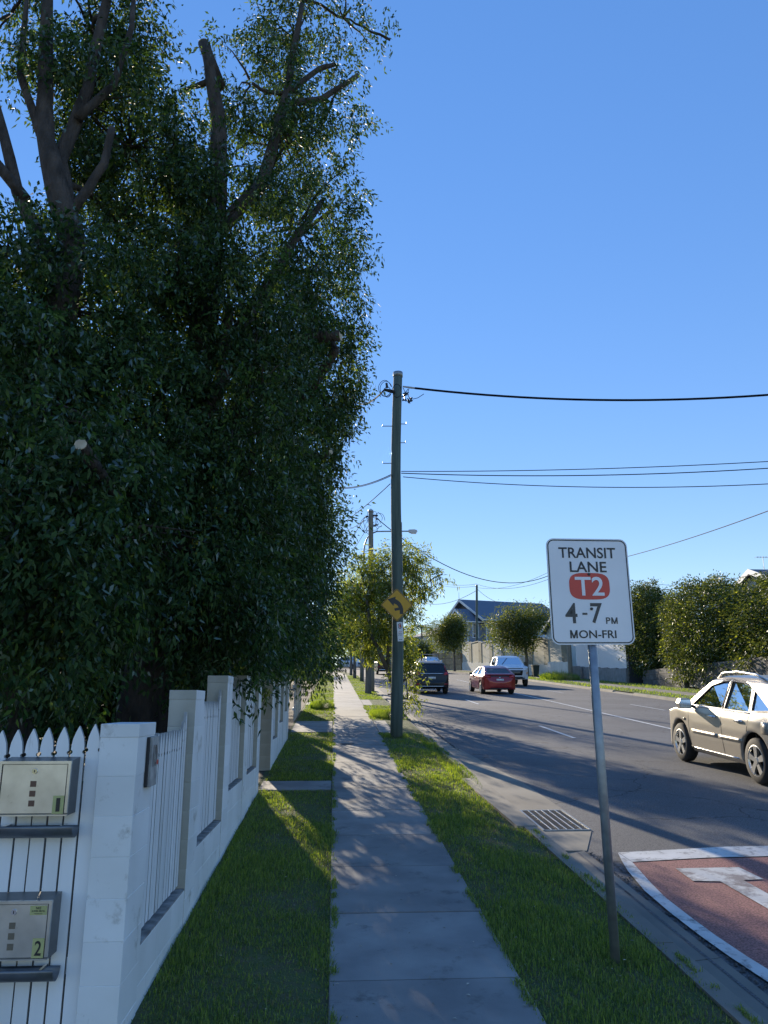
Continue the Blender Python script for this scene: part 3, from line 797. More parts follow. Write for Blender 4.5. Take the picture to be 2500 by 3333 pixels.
# ------------------------------------------------------------------ timber poles
def pole(name, base, top, r0, r1, m, label, bend=0.0, n=14):
    base, top = Vector(base), Vector(top)
    t = empty(name, base); tag(t, label, 'power pole', 'timber power poles')
    pts, rs = [], []
    for k in range(11):
        u = k / 10
        p_ = base.lerp(top, u) - base + Vector((bend * math.sin(u * math.pi * 2.1), 0, 0)) * (1 if u < 1 else 1)
        if k == 0: p_.z -= .4
        pts.append(p_); rs.append(r0 + (r1 - r0) * u)
    b = MB(); b.tube(pts, rs, n); b.build('shaft', m, t, True)
    b = MB(); e_ = pts[-1]; b.tube([e_ + Vector((0, 0, -.10)), e_ + Vector((0, 0, .03)), e_ + Vector((0, 0, .035))], [r1 + .012, r1 + .012, .02], n); b.build('cap', galv, t, True)
    return t, pts
pb, pt_ = onground(1289, 2398), at(1294, 1216, onground(1289, 2398).y)
P1, P1p = pole('power_pole', pb, pt_, .148, .118, polewood, 'near timber power pole carrying the yellow bend sign', .035)
PO = Vector(P1.location)
def ploc(px_, py_, dy=0.0): return at(px_, py_, pb.y + dy) - PO
for x0, x1, yy in ((1286, 1245, 1387), (1290, 1322, 1380), (1290, 1321, 1441), (1286, 1246, 1508)):
    a_, c_ = ploc(x0, yy), ploc(x1, yy)
    b = MB(); b.tube([a_, c_, c_ + Vector((0, 0, .05))], .011, 6); b.build('step_bolt', galv, P1)
# fittings at the top of the near pole
b = MB(); rr = random.Random(3)
b.tube([ploc(1250, 1268, -.25), ploc(1268, 1272, -.2), ploc(1283, 1276, -.1)], [.035, .05, .045], 8)
b.tube([ploc(1258, 1247, -.2), ploc(1260, 1262, -.2)], [.03, .035], 8)
b.build('cable_clamp', black, P1)
b = MB(); b.tube([ploc(1311, 1258, -.1), ploc(1340, 1262, -.1), ploc(1356, 1264, -.1)], [.022, .03, .02], 8); b.build('dead_end_grip', mat('grip_grey', (.45, .45, .47), .5), P1)
for k, (x, y, s_) in enumerate(((1316, 1288, .05), (1324, 1280, .04), (1330, 1305, .05), (1338, 1300, .045), (1316, 1302, .04))):
    c_ = ploc(x, y, -.1); b = MB()
    for q_ in range(3):
        v = Vector((rr.uniform(-1, 1), rr.uniform(-.5, .5), rr.uniform(-1, 1))).normalized() * s_ * 1.5
        b.tube([c_ - v, c_ + v], [s_ * .45, s_ * .3], 5)
    b.build('connector', black, P1)
for cx_, cy_, rx, ry in ((1253, 1264, .17, .22), (1257, 1266, .16, .21), (1261, 1276, .1, .14), (1292, 1272, .12, .18)):
    c_ = ploc(cx_, cy_, -.22); b = MB()
    b.tube([c_ + Vector((rx * math.cos(a), .02 * math.sin(3 * a), ry * math.sin(a))) for a in np.linspace(.3, 5.9, 18)], .008, 5); b.build('cable_loop', wirem, P1)
for pts in (((1312, 1262), (1318, 1275), (1315, 1288)), ((1328, 1266), (1322, 1275), (1318, 1284)), ((1331, 1265), (1326, 1282), (1334, 1298)), ((1343, 1299), (1360, 1295), (1380, 1282))):
    b = MB(); b.tube([ploc(x, y, -.12) for x, y in pts], .009, 5); b.build('jumper', wirem, P1)
b = MB(); b.tube([ploc(1307, 1700, -.05), ploc(1309, 1860, -.09)], .012, 5); b.build('conduit', galv, P1)

# yellow bend sign and small white parking sign on the pole
yc = at(1292, 1969, pb.y - .17)
YS = empty('traffic_sign', yc); tag(YS, 'yellow diamond bend ahead sign on the near timber pole', 'sign')
hd = .405
def diam(h_, r=.03): 
    out = []
    for k in range(4):
        a = k * math.pi / 2
        for q_ in range(5):
            t_ = a + (q_ - 2) / 4 * math.pi / 2
            cx_, cz_ = (h_ - r * 1.414) * math.cos(a), (h_ - r * 1.414) * math.sin(a)
            out.append((cx_ + r * math.cos(t_), cz_ + r * math.sin(t_)))
    return out
b = MB(); plate_xz(b, diam(hd), -.003, 0); fy = b.build('sign_face', signyellow, YS, fix=True)
ring_xz(diam(hd - .012), diam(hd - .032, .022), -.0045).build('border', signblack, fy, fix=True)
# arrow, traced in the sign's own plane (metres)
def zz(x, y): return ((x - 662) / 490 * .405, (832 - y) / 490 * .405)
arrow = [(385, 665), (632, 585), (612, 650), (705, 705), (775, 775), (825, 865), (850, 960), (848, 1100), (745, 1100), (745, 985), (605, 1008), (580, 940), (712, 905), (690, 860), (640, 815), (580, 790), (558, 862), (470, 760)]
b = MB(); plate_xz(b, [zz(x, y) for x, y in arrow], -.0055, -.0035); b.build('arrow', signblack, fy, fix=True)
b = MB(); b.box((0, .03, .2), (.42, .03, .035)); b.box((0, .03, -.2), (.42, .03, .035)); b.build('mounting_bar', galv, YS)
pc = at(1302.5, 2056, pb.y - .165)
PS = empty('traffic_sign', pc, (0, math.radians(-3.2), 0)); tag(PS, 'narrow white parking control sign below the yellow diamond', 'sign')
b = MB(); plate_xz(b, rrect(.142, .465, .012), -.003, 0); pf = b.build('sign_face', signwhite, PS, fix=True)
o_, i_ = rrect(.078, .125, .03), rrect(.052, .095, .02)
ring_xz([(x, z + .135) for x, z in o_], [(x, z + .135) for x, z in i_], -.0045).build('symbol_ring', signblack, pf, fix=True)
b = MB(); b.box((.006, -.0045, .135), (.034, .001, .07)); b.build('symbol_mark', signred, pf)
for k, (w_, z_, m_) in enumerate(((.09, -.01, signred), (.1, -.05, signgrey), (.1, -.085, signgrey))):
    b = MB()
    for q_ in range(4): b.box((-w_ / 2 + w_ * (q_ + .5) / 4, -.0045, z_ + (.008 if q_ % 2 else 0)), (w_ / 4 * .6, .001, .014))
    b.build('printed_row', m_, pf)
b = MB(); b.box((0, -.0045, -.19), (.045, .001, .008)); b.add([(-.038, -.005, -.19), (-.02, -.005, -.176), (-.02, -.005, -.204)], [(0, 1, 2)]); b.add([(.038, -.005, -.19), (.02, -.005, -.176), (.02, -.005, -.204)], [(0, 2, 1)]); b.build('double_arrow', signblack, pf)

b2 = onground(1209, 2249); t2 = at(1207, 1662, b2.y)
P2, _ = pole('power_pole', b2, t2, .17, .13, polegrey, 'grey timber power pole behind the near street tree')
P2O = Vector(P2.location)
rr = random.Random(5)
for k in range(9):
    c_ = at(rr.uniform(1190, 1240), rr.uniform(1675, 1715), b2.y) - P2O; b = MB()
    b.tube([c_ + Vector((.28 * rr.uniform(.5, 1.2) * math.cos(a), 0.05 * math.sin(2 * a), .45 * rr.uniform(.8, 1.1) * math.sin(a))) for a in np.linspace(0, 5.5, 12)], .013, 4); b.build('cable_loop', wirem, P2)
for x, y in ((1194, 1680), (1218, 1676), (1226, 1677), (1220, 1710), (1226, 1707), (1227, 1687)):
    c_ = at(x, y, b2.y - .2) - P2O; b = MB(); b.tube([c_ - Vector((.08, 0, .04)), c_ + Vector((.08, 0, -.02))], [.05, .04], 6); b.build('connector', black, P2)
b3 = Vector(P(91, 17.4)); b3 = Vector((16.85, 91.6, G(91.6))); t3 = at(1552, 1905, 91.6)
P3, _ = pole('power_pole', b3, t3, .17, .13, polewood, 'distant timber power pole in front of the grey house')
b4 = Vector((18.7, 61.0, G(61))); t4 = b4 + Vector((0, 0, 9.6))
P4, _ = pole('power_pole', b4, t4, .19, .14, polegrey, 'timber power pole standing behind the transit lane sign')

# steel street light
lb = onground(1178, 2217)
SL = empty('street_light', lb); tag(SL, 'tall grey steel street light with a curved outreach arm', 'street light')
LO = Vector(lb)
ppx = [(1183, 1880), (1184, 1800), (1187, 1775), (1195, 1752), (1208, 1737), (1226, 1730), (1250, 1729.5), (1328, 1729)]
pts = [Vector((0, 0, -.3)), Vector((0, 0, 3.0))] + [at(x, y, lb.y) - LO for x, y in ppx]
b = MB(); b.tube([Vector((0, 0, -.3)), Vector((0, 0, 4.2)), Vector((.02, 0, 4.3))], [.15, .14, .1], 12); b.build('post', galv, SL, True)
b = MB(); b.tube([Vector((0.02, 0, 4.2))] + pts[2:], [.1, .08, .07, .065, .06, .06, .055, .055, .05], 10); b.build('outreach_arm', galv, SL, True)
c_ = at(1343, 1731, lb.y) - LO
b = MB(); b.prism([(-.36, .05), (-.3, .14), (.1, .17), (.32, .12), (.36, .0), (.25, -.1), (-.2, -.08)], lambda a, z, d: (c_.x + a, c_.y + d, c_.z + z), -.16, .16); b.build('lamp_head', mat('lamp_head_grey', (.5, .5, .52), .4), SL, fix=True)
b = MB(); b.box((c_.x + .08, c_.y, c_.z - .115), (.4, .22, .06)); b.build('lens', headlight, SL)

# ------------------------------------------------------------------ overhead wires
def wire(p0, p1, sag, r, label, m=wirem, n=26, name='power_line'):
    p0, p1 = Vector(p0), Vector(p1); pts = []
    for k in range(n + 1):
        u = k / n; p_ = p0.lerp(p1, u); p_.z -= 4 * sag * u * (1 - u); pts.append(p_ - p0)
    b = MB(); b.tube(pts, r, 5); o = b.build(name, m, None, True); o.location = p0
    tag(o, label, 'cable', 'overhead cables'); return o
def wire_through(p0, pe, k, sag, r, label, **kw):
    """leaves p0, passes pe and goes on k times as far out of the picture"""
    p0, pe = Vector(p0), Vector(pe); u = 1 / k
    e_ = p0 + (pe - p0) * k
    e_.z = p0.z + (pe.z - p0.z + 4 * sag * u * (1 - u)) / u
    return wire(p0, e_, sag, r, label, **kw)
yy = pb.y
wire_through(at(1350, 1263, yy - .1), at(2500, 1285, 17.3), 1.35, .42, .030, 'thick black bundled cable from the top of the near pole')
wire_through(at(1306, 1534, yy - .15), at(2500, 1502, 17.0), 1.4, .14, .011, 'upper of three thin cables at mid height of the near pole')
wire_through(at(1306, 1540, yy - .15), at(2500, 1524, 17.2), 1.4, .24, .013, 'middle of three thin cables at mid height of the near pole')
wire_through(at(1312, 1552, yy - .15), at(2500, 1575, 16.8), 1.4, .33, .011, 'lowest of three thin cables at mid height of the near pole')
wire_through(at(1250, 1270, yy - .25), at(1185, 1315, 24), 1.8, .25, .022, 'black cable going from the near pole top into the big tree')
wire_through(at(1272, 1545, yy - .15), at(1150, 1585, 23), 1.8, .15, .012, 'thin cable from the near pole to the left, upper one')
wire_through(at(1272, 1549, yy - .15), at(1150, 1588, 23.4), 1.8, .15, .010, 'thin cable from the near pole to the left, lower one')
wire_through(at(1270, 1575, yy - .15), at(1147, 1680, 26), 1.8, .1, .011, 'thin cable running steeply down left from the near pole')
wire(at(1230, 1690, b2.y - .2), b4 + Vector((0, 0, 9.0)), 2.3, .026, 'dark cable sagging from the grey pole across the road')
wire_through(at(1188, 1684, b2.y - .2), at(1148, 1745, 52), 1.7, .1, .02, 'short dark cable left of the grey pole, steep one')
wire_through(at(1190, 1693, b2.y - .2), at(1138, 1722, 50), 1.7, .1, .018, 'short dark cable left of the grey pole, flat one')
wire_through(at(1203, 1705, b2.y - .2), at(1148, 1795, 54), 1.7, .05, .014, 'thin cable falling left from below the grey pole top')
wire_through(b4 + Vector((.1, 0, 8.9)), at(2500, 1663, 30), 1.2, .5, .022, 'pale twisted cable rising to the right behind the transit sign', m=wirel)
wire(b4 + Vector((0, 0, 9.2)), at(2190, 1906, 62), .25, .016, 'thin dark cable from behind the transit sign down to the hedge')
wire_through(at(2150, 1920, 55), at(2500, 1858, 38), 1.2, .2, .014, 'thin pale cable above the clipped hedges', m=wirel)
wire(t3 + Vector((0, 0, -.6)), at(1375, 1962, 118), .8, .028, 'dark cable from the distant pole towards the palm')
wire(t3 + Vector((.1, 0, -.5)), at(1620, 1960, 84), .2, .022, 'dark cable from the distant pole down to the grey house roof')
wire(t3 + Vector((0, -.1, .15)), at(1380, 1880, 125), .6, .02, 'upper thin cable left of the distant pole')
wire(t3 + Vector((0, -.1, -.1)), at(1380, 1886, 125), .6, .02, 'lower thin cable left of the distant pole')
wire(t3 + Vector((0, -.1, .12)), b4 + Vector((0, 0, 8.6)), .9, .018, 'upper thin cable between the two far poles')
wire(t3 + Vector((0, -.1, -.3)), b4 + Vector((0, 0, 9.3)), .8, .016, 'lower thin cable between the two far poles')

# ------------------------------------------------------------------ foliage
def leaf_mesh(name, pos, dirs, L, W, m, seed=0, fold=.18):
    r = np.random.default_rng(seed); n = len(pos)
    rv = r.normal(0, 1, (n, 3)); side = np.cross(dirs, rv); side /= np.linalg.norm(side, axis=1, keepdims=True) + 1e-9
    nr = np.cross(side, dirs)
    mid = pos + dirs * (L * .42)[:, None] + nr * (W * fold)[:, None]
    tip = pos + dirs * L[:, None]; tip[:, 2] -= L * .12
    hw = side * (W / 2)[:, None]
    v = np.stack([pos, mid + hw, tip, mid - hw], 1).reshape(-1, 3).astype(np.float32)
    me = bpy.data.meshes.new(name)
    me.vertices.add(n * 4); me.vertices.foreach_set('co', v.ravel())
    me.loops.add(n * 4); me.loops.foreach_set('vertex_index', np.arange(n * 4, dtype=np.int32))
    me.polygons.add(n); me.polygons.foreach_set('loop_start', np.arange(0, n * 4, 4, dtype=np.int32)); me.polygons.foreach_set('loop_total', np.full(n, 4, dtype=np.int32))
    me.update(calc_edges=True); me.materials.append(m)
    return me
def clumps(blobs, n, r, shell=.45):
    """clump centres inside ellipsoids; shell<1/3.. pushes them outwards"""
    w_ = np.array([b[6] * b[3] * b[4] * b[5] for b in blobs]); w_ /= w_.sum()
    idx = r.choice(len(blobs), n, p=w_)
    d = r.normal(0, 1, (n, 3)); d /= np.linalg.norm(d, axis=1, keepdims=True)
    q = r.uniform(0, 1, n) ** shell
    B = np.array([b[:6] for b in blobs])[idx]
    return B[:, :3] + d * q[:, None] * B[:, 3:6], d, idx
def spray(c, d, per, spread, L, W, r, droop=.6, out=.5):
    n = len(c) * per
    cc = np.repeat(c, per, 0); dd = np.repeat(d, per, 0)
    off = r.normal(0, 1, (n, 3)) * spread * np.array([1, 1, .8])
    pos = cc + off
    on = off / (np.linalg.norm(off, axis=1, keepdims=True) + 1e-9)
    di = dd * out + on * .8 + r.normal(0, .45, (n, 3)); di[:, 2] -= droop
    di /= np.linalg.norm(di, axis=1, keepdims=True) + 1e-9
    return pos, di, L * r.uniform(.65, 1.3, n), W * r.uniform(.7, 1.25, n)
def sprays(c, d, per, tw, L, W, r, droop=.6):
    n = len(c); td = d * .55 + r.normal(0, .55, (n, 3)); td[:, 2] -= droop
    td /= np.linalg.norm(td, axis=1, keepdims=True)
    T = np.repeat(td, per, 0); u = np.tile((np.arange(per) + .5) / per, n) + r.normal(0, .06, n * per)
    ln = np.repeat(tw * r.uniform(.6, 1.4, n), per)
    pos = np.repeat(c, per, 0) + T * (u * ln)[:, None] + r.normal(0, .05, (n * per, 3))
    pos[:, 2] -= .12 * (u * ln) ** 2 / tw
    pr = np.cross(T, r.normal(0, 1, (n * per, 3))); pr /= np.linalg.norm(pr, axis=1, keepdims=True) + 1e-9
    di = T * .45 + pr * .8; di[:, 2] -= .45
    di /= np.linalg.norm(di, axis=1, keepdims=True) + 1e-9
    return pos, di, L * r.uniform(.6, 1.3, n * per), W * r.uniform(.7, 1.25, n * per)
def holes(c, thr, k=5.2):
    v = np.sin(c[:, 0] * k + 1.7 * np.sin(c[:, 2] * 2.1)) + np.sin(c[:, 1] * k * .8 + 1.3 * np.sin(c[:, 0] * 3.3)) + np.sin(c[:, 2] * k * .9 + 1.9 * np.sin(c[:, 1] * 2.7))
    return v > thr
def limb(mb_, a, b, r0, r1, rnd, wob=.12, n=6, sides=6):
    a, b = Vector(a), Vector(b); L_ = (b - a).length; pts, rs = [], []
    o1 = Vector((rnd.uniform(-1, 1), rnd.uniform(-1, 1), rnd.uniform(-.3, 1))) * L_ * wob
    for k in range(n + 1):
        u = k / n; p_ = a.lerp(b, u) + o1 * math.sin(u * math.pi) + Vector((rnd.uniform(-1, 1), rnd.uniform(-1, 1), rnd.uniform(-1, 1))) * (L_ * .025 if 0 < k < n else 0)
        pts.append(p_); rs.append(r0 + (r1 - r0) * u)
    mb_.tube(pts, rs, sides)
def tree(name, label, base, trunks, blobs, nc, per, L, W, leafm, barkm, seed, spread=.25, group=None, droop=.6, twigs=70, shell=.45, limit=None, cat='tree', sub=None, twig=0.0, thr=None):
    """trunks: list of (points, radii) in world space; blobs: ellipsoids the leaf clumps fill"""
    r = np.random.default_rng(seed); rnd = random.Random(seed)
    base = Vector(base); t = empty(name, base); tag(t, label, cat, group)
    c, d, idx = clumps(blobs, nc, r, shell)
    if limit is not None:
        k = limit(c); c, d, idx = c[k], d[k], idx[k]
    if thr is not None:
        k = holes(c, np.interp(c[:, 2] - base[2], [0, 6, 12], thr)); c, d, idx = c[k], d[k], idx[k]
    pos, di, l, w_ = sprays(c, d, per, twig, L, W, r, droop) if twig else spray(c, d, per, spread, L, W, r, droop)
    if sub is not None:
        k = r.uniform(0, 1, len(c)) < sub[1]; k2 = np.repeat(k, per)
        me = leaf_mesh('crown', pos[k2] - np.array(base), di[k2], l[k2], w_[k2], sub[0], seed + 5); link('crown', me, t)
        pos, di, l, w_ = pos[~k2], di[~k2], l[~k2], w_[~k2]
    link('crown', leaf_mesh('crown', pos - np.array(base), di, l, w_, leafm, seed + 1), t)
    skel = []
    for q, (pts, rs) in enumerate(trunks):
        mb_ = MB(); pts = [Vector(p_) for p_ in pts]
        fine, fr = [], []
        for i in range(len(pts) - 1):
            for k in range(4):
                u = k / 4; p_ = pts[i].lerp(pts[i + 1], u)
                if 0 < k: p_ = p_ + Vector((rnd.uniform(-1, 1), rnd.uniform(-1, 1), 0)) * rs[i] * .12
                fine.append(p_); fr.append((rs[i] + (rs[i + 1] - rs[i]) * u) * rnd.uniform(.95, 1.05))
        fine.append(pts[-1]); fr.append(rs[-1])
        mb_.tube([p_ - base for p_ in fine], fr, 12)
        mb_.build('trunk' if q == 0 else 'limb', barkm, t, True)
        skel += list(zip(fine, fr))
    sk = [(p_, r_) for p_, r_ in skel]
    for b in blobs:
        cb = Vector(b[:3])
        p_, r_ = min(sk, key=lambda s_: (s_[0] - cb).length + .6 * max(0, s_[0].z - cb.z))
        if (p_ - cb).length > .3:
            br = MB(); limb(br, p_ - base, cb - base, min(r_ * .6, .09), .025, rnd, .12); br.build('branch', barkm, t, True)
        sk.append((cb, .03))
    br = MB()
    if twigs:
        for i in rnd.sample(range(len(c)), min(twigs, len(c))):
            cc = Vector(c[i]); bc = Vector(blobs[idx[i]][:3])
            limb(br, bc.lerp(cc, .1) - base, cc - base, .022, .006, rnd, .15, 4, 4)
    if br.f: tag(br.build('twigs', barkm, t, True), kind='stuff')
    return t
def blob(px, py, Y, r, rz=None, wt=1.0):
    p_ = at(px, py, Y); return (p_.x, p_.y, p_.z, r, r, rz or r, wt)
def wall(c):
    """the row has been clipped on the street side; it bulges over the path higher up"""
    lim = np.interp(c[:, 2] - SLOPE * c[:, 1], [0, 1.4, 2.0, 3.5, 5, 7, 14], [-1.25, -1.2, -.75, -.5, -.25, .25, 1.0])
    lim = lim + np.clip((c[:, 1] - 11) * .055, 0, .75)
    return (c[:, 0] < lim + .12 * np.sin(c[:, 1] * 3) ) & (c[:, 2] > SLOPE * c[:, 1] + .9)
g_ = lambda x, y, h=-.3: (x, y, G(y) + h)
tb = tree('fig_tree', 'tall dark leafy tree standing behind the mailboxes', g_(-3.25, 8), [
    ([g_(-3.25, 8), (-3.2, 8, 2.6), (-3.12, 8, 5.4), (-3.08, 8, 7.1), (-3.5, 8, 8.4), (-3.65, 8.1, 9.4), (-3.85, 8.2, 11.5)], [.36, .26, .20, .16, .11, .09, .05]),
    ([(-3.08, 8, 7.0), (-3.35, 8.1, 8.2), (-3.2, 8.3, 9.4), (-3.1, 8.4, 11.2), (-3.0, 8.5, 13)], [.12, .085, .07, .055, .035]),
    ([(-3.2, 8, 6.6), (-3.7, 7.9, 7.6), (-4.2, 7.8, 9.2), (-4.3, 7.8, 11)], [.09, .07, .05, .03]),
    ([(-3.5, 8, 8.3), (-3.9, 8.0, 9.3), (-4.0, 8.1, 10.6)], [.06, .045, .025]),
    ([(-3.6, 7.9, 7.5), (-4.1, 7.7, 8.1), (-4.7, 7.6, 8.4)], [.07, .05, .025]),
    ([(-3.2, 8.1, 8.8), (-2.85, 8.2, 9.4), (-2.7, 8.2, 10.3), (-2.75, 8.3, 11.2)], [.06, .045, .035, .02]),
    ([(-3.12, 8, 7.4), (-2.8, 8.0, 8.1), (-2.75, 8.0, 8.6)], [.055, .05, .04]),
    ([(-3.15, 8, 5.0), (-3.7, 7.8, 5.6), (-4.4, 7.5, 6.0)], [.12, .09, .05])],
    [blob(270, 330, 8.7, .95, wt=1.4), blob(300, 90, 9.0, .9, wt=1.4), blob(40, 40, 8.3, .55, wt=1.0), blob(430, 180, 9.6, .7, wt=1.3), blob(420, 480, 9.2, 1.0, wt=1.3), blob(30, 980, 8, 1.2), blob(220, 1010, 8.4, 1.15), blob(60, 1330, 7.6, 1.25), blob(270, 1300, 8.5, 1.2), blob(80, 1680, 7.0, 1.15), blob(260, 1780, 7.4, 1.1), blob(110, 1980, 6.9, .9), blob(230, 2070, 7.4, .6), blob(200, 1560, 7.5, 1.1), blob(380, 720, 9.2, .9), blob(120, 2190, 8.6, .6), blob(230, 2180, 8.2, .5)],
    6800, 22, .084, .034, figleaf, bark, 101, .19, twig=.36, thr=(-.75, -.7, -.05), group= 'big dark trees behind the white fence', limit=wall, sub=(figleaf2, .16), twigs=200)
ta = tree('fig_tree', 'tallest dark leafy tree with a thick brown trunk behind the stepped fence', g_(-2.25, 9.5), [
    ([g_(-2.25, 9.5), (-2.22, 9.5, 2.0), (-2.05, 9.6, 4.2), (-1.88, 9.7, 6.5), (-1.78, 9.8, 9.0), (-1.85, 9.85, 10.4), (-2.12, 9.9, 11.75)], [.40, .30, .25, .20, .14, .11, .08]),
    ([(-1.8, 9.8, 8.4), (-1.2, 10.2, 9.6), (-.9, 10.5, 11.5), (-.7, 10.6, 13.5)], [.12, .10, .07, .04]),
    ([(-1.9, 9.7, 6.2), (-1.3, 10.0, 7.2), (-.75, 10.3, 8.6), (-.3, 10.6, 9.6)], [.12, .09, .07, .04]),
    ([(-2.0, 9.6, 5.0), (-1.5, 9.4, 6.0), (-1.45, 9.3, 7.0)], [.12, .09, .06]),
    ([(-.9, 10.5, 11.3), (-.35, 10.7, 11.6), (.25, 10.9, 12.3)], [.06, .05, .04]),
    ([(-.9, 10.5, 11.5), (-.4, 10.8, 12.3), (-.15, 10.9, 12.5)], [.05, .045, .035])],
    [blob(520, 560, 9.5, 1.0), blob(640, 760, 9.5, 1.15), blob(560, 1000, 9.5, 1.3), blob(780, 1080, 10, 1.25), blob(820, 270, 10.4, .9, wt=1.3), blob(930, 470, 10.6, 1.0, wt=1.2), blob(960, 130, 11, .95, wt=1.2), blob(1120, 60, 11.2, .75, wt=.8), blob(1060, 380, 11, .75, wt=.9), blob(960, 740, 10.5, 1.1), blob(480, 1350, 9.3, 1.3), blob(740, 1420, 10, 1.35), blob(460, 1700, 9.0, 1.3), blob(700, 1780, 9.6, 1.3), blob(690, 2030, 9.3, .95), blob(750, 2010, 10, 1.05), blob(700, 560, 10, .75, wt=.6), blob(400, 1900, 10.4, .9), blob(1270, 130, 11.4, .45, wt=.5), blob(600, 300, 10, .35, wt=.5)],
    9200, 22, .082, .033, figleaf, bark, 102, .19, twig=.36, thr=(-.75, -.7, -.05), group= 'big dark trees behind the white fence', limit=wall, sub=(figleaf2, .14), twigs=260)
tc_ = tree('fig_tree', 'dark tree clipped flat above the fence on the footpath side', g_(-2.4, 13.6), [
    ([g_(-2.4, 13.6), (-2.3, 13.6, 3.2), (-2.0, 13.4, 6), (-1.5, 13.0, 8.5), (-1.0, 12.6, 10)], [.34, .26, .2, .13, .06]),
    ([(-2.2, 13.5, 4.0), (-1.4, 13.4, 5.4), (-.5, 13.2, 6.6), (.15, 13.0, 7.2)], [.13, .1, .07, .045]),
    ([(-2.0, 13.4, 5.6), (-1.0, 13.0, 6.8), (-.4, 12.2, 7.2), (-.05, 11.6, 7.55)], [.12, .10, .085, .08])],
    [blob(1080, 680, 12, .75, wt=.55), blob(1100, 900, 12.5, .8, wt=.6), blob(1110, 1180, 13, .85, wt=.85), blob(1060, 1420, 13, 1.1), blob(940, 1250, 12.5, 1.3), blob(880, 1580, 12.4, 1.4), blob(1000, 1680, 14, 1.25), blob(880, 1880, 12.6, 1.35), blob(990, 1950, 15, 1.2), blob(820, 2090, 11.6, .95), blob(930, 2120, 14.2, .95), blob(1150, 800, 12, .45, wt=.4), blob(1020, 1020, 12, 1.0)],
    7200, 22, .084, .034, figleaf, bark, 103, .2, twig=.36, thr=(-.8, -.7, -.25), group= 'big dark trees behind the white fence', limit=wall, sub=(figleaf2, .08), twigs=160)
td = tree('fig_tree', 'dark bushy tree overhanging the far end of the block fence', g_(-2.4, 19), [
    ([g_(-2.4, 19), (-2.2, 19, 3.2), (-1.7, 18.8, 5), (-1.3, 18.5, 6.2)], [.25, .2, .14, .06])],
    [blob(1065, 1880, 18.5, 1.2), blob(1040, 2050, 19, 1.2), blob(1075, 1740, 17.5, 1.0), blob(1010, 1900, 18, 1.4), blob(1005, 2140, 17, .9), blob(950, 1820, 19, 1.4)],
    720, 32, .11, .045, figleaf, bark, 104, .27, 'big dark trees behind the white fence', limit=wall, twigs=30)
te = tree('fig_tree', 'dark tree leaning over the old paling fence', g_(-2.6, 26), [
    ([g_(-2.6, 26), (-2.4, 26, 3.6), (-1.9, 25.8, 5.4)], [.22, .16, .06])],
    [blob(1060, 2120, 25, .75), blob(1045, 2105, 27, .75), blob(1066, 2160, 27.5, .7), blob(1030, 2150, 24, .8)],
    300, 30, .13, .05, figleaf, bark, 105, .3, 'big dark trees behind the white fence', limit=wall, twigs=20)
# sawn branch stubs on the big trees
def stub(parent, a, b, r0, label=None):
    base = Vector(parent.location); a, b = Vector(a), Vector(b); d = (b - a).normalized()
    m_ = MB(); m_.tube([a - base, b - base], [r0 * 1.15, r0], 12); o = m_.build('cut_branch', bark, parent, True)
    m_ = MB(); m_.tube([b + d * .002 - base, b + d * .012 - base], [r0 * .97, r0 * .95], 14); m_.build('sawn_face', cutwood, o)
c_ = at(263, 1448, 6.25); stub(tb, c_ + Vector((.06, .95, -.22)), c_, .054)
c_ = at(1108, 1092, 11.2); stub(tc_, c_ + Vector((-.55, .15, .02)), c_, .085)
c_ = at(1076, 1472, 11.8); stub(tc_, c_ + Vector((-.3, .5, 0)), c_, .04)
c_ = at(662, 140, 9.9); stub(ta, c_ + Vector((.28, .05, -.75)), c_, .085)

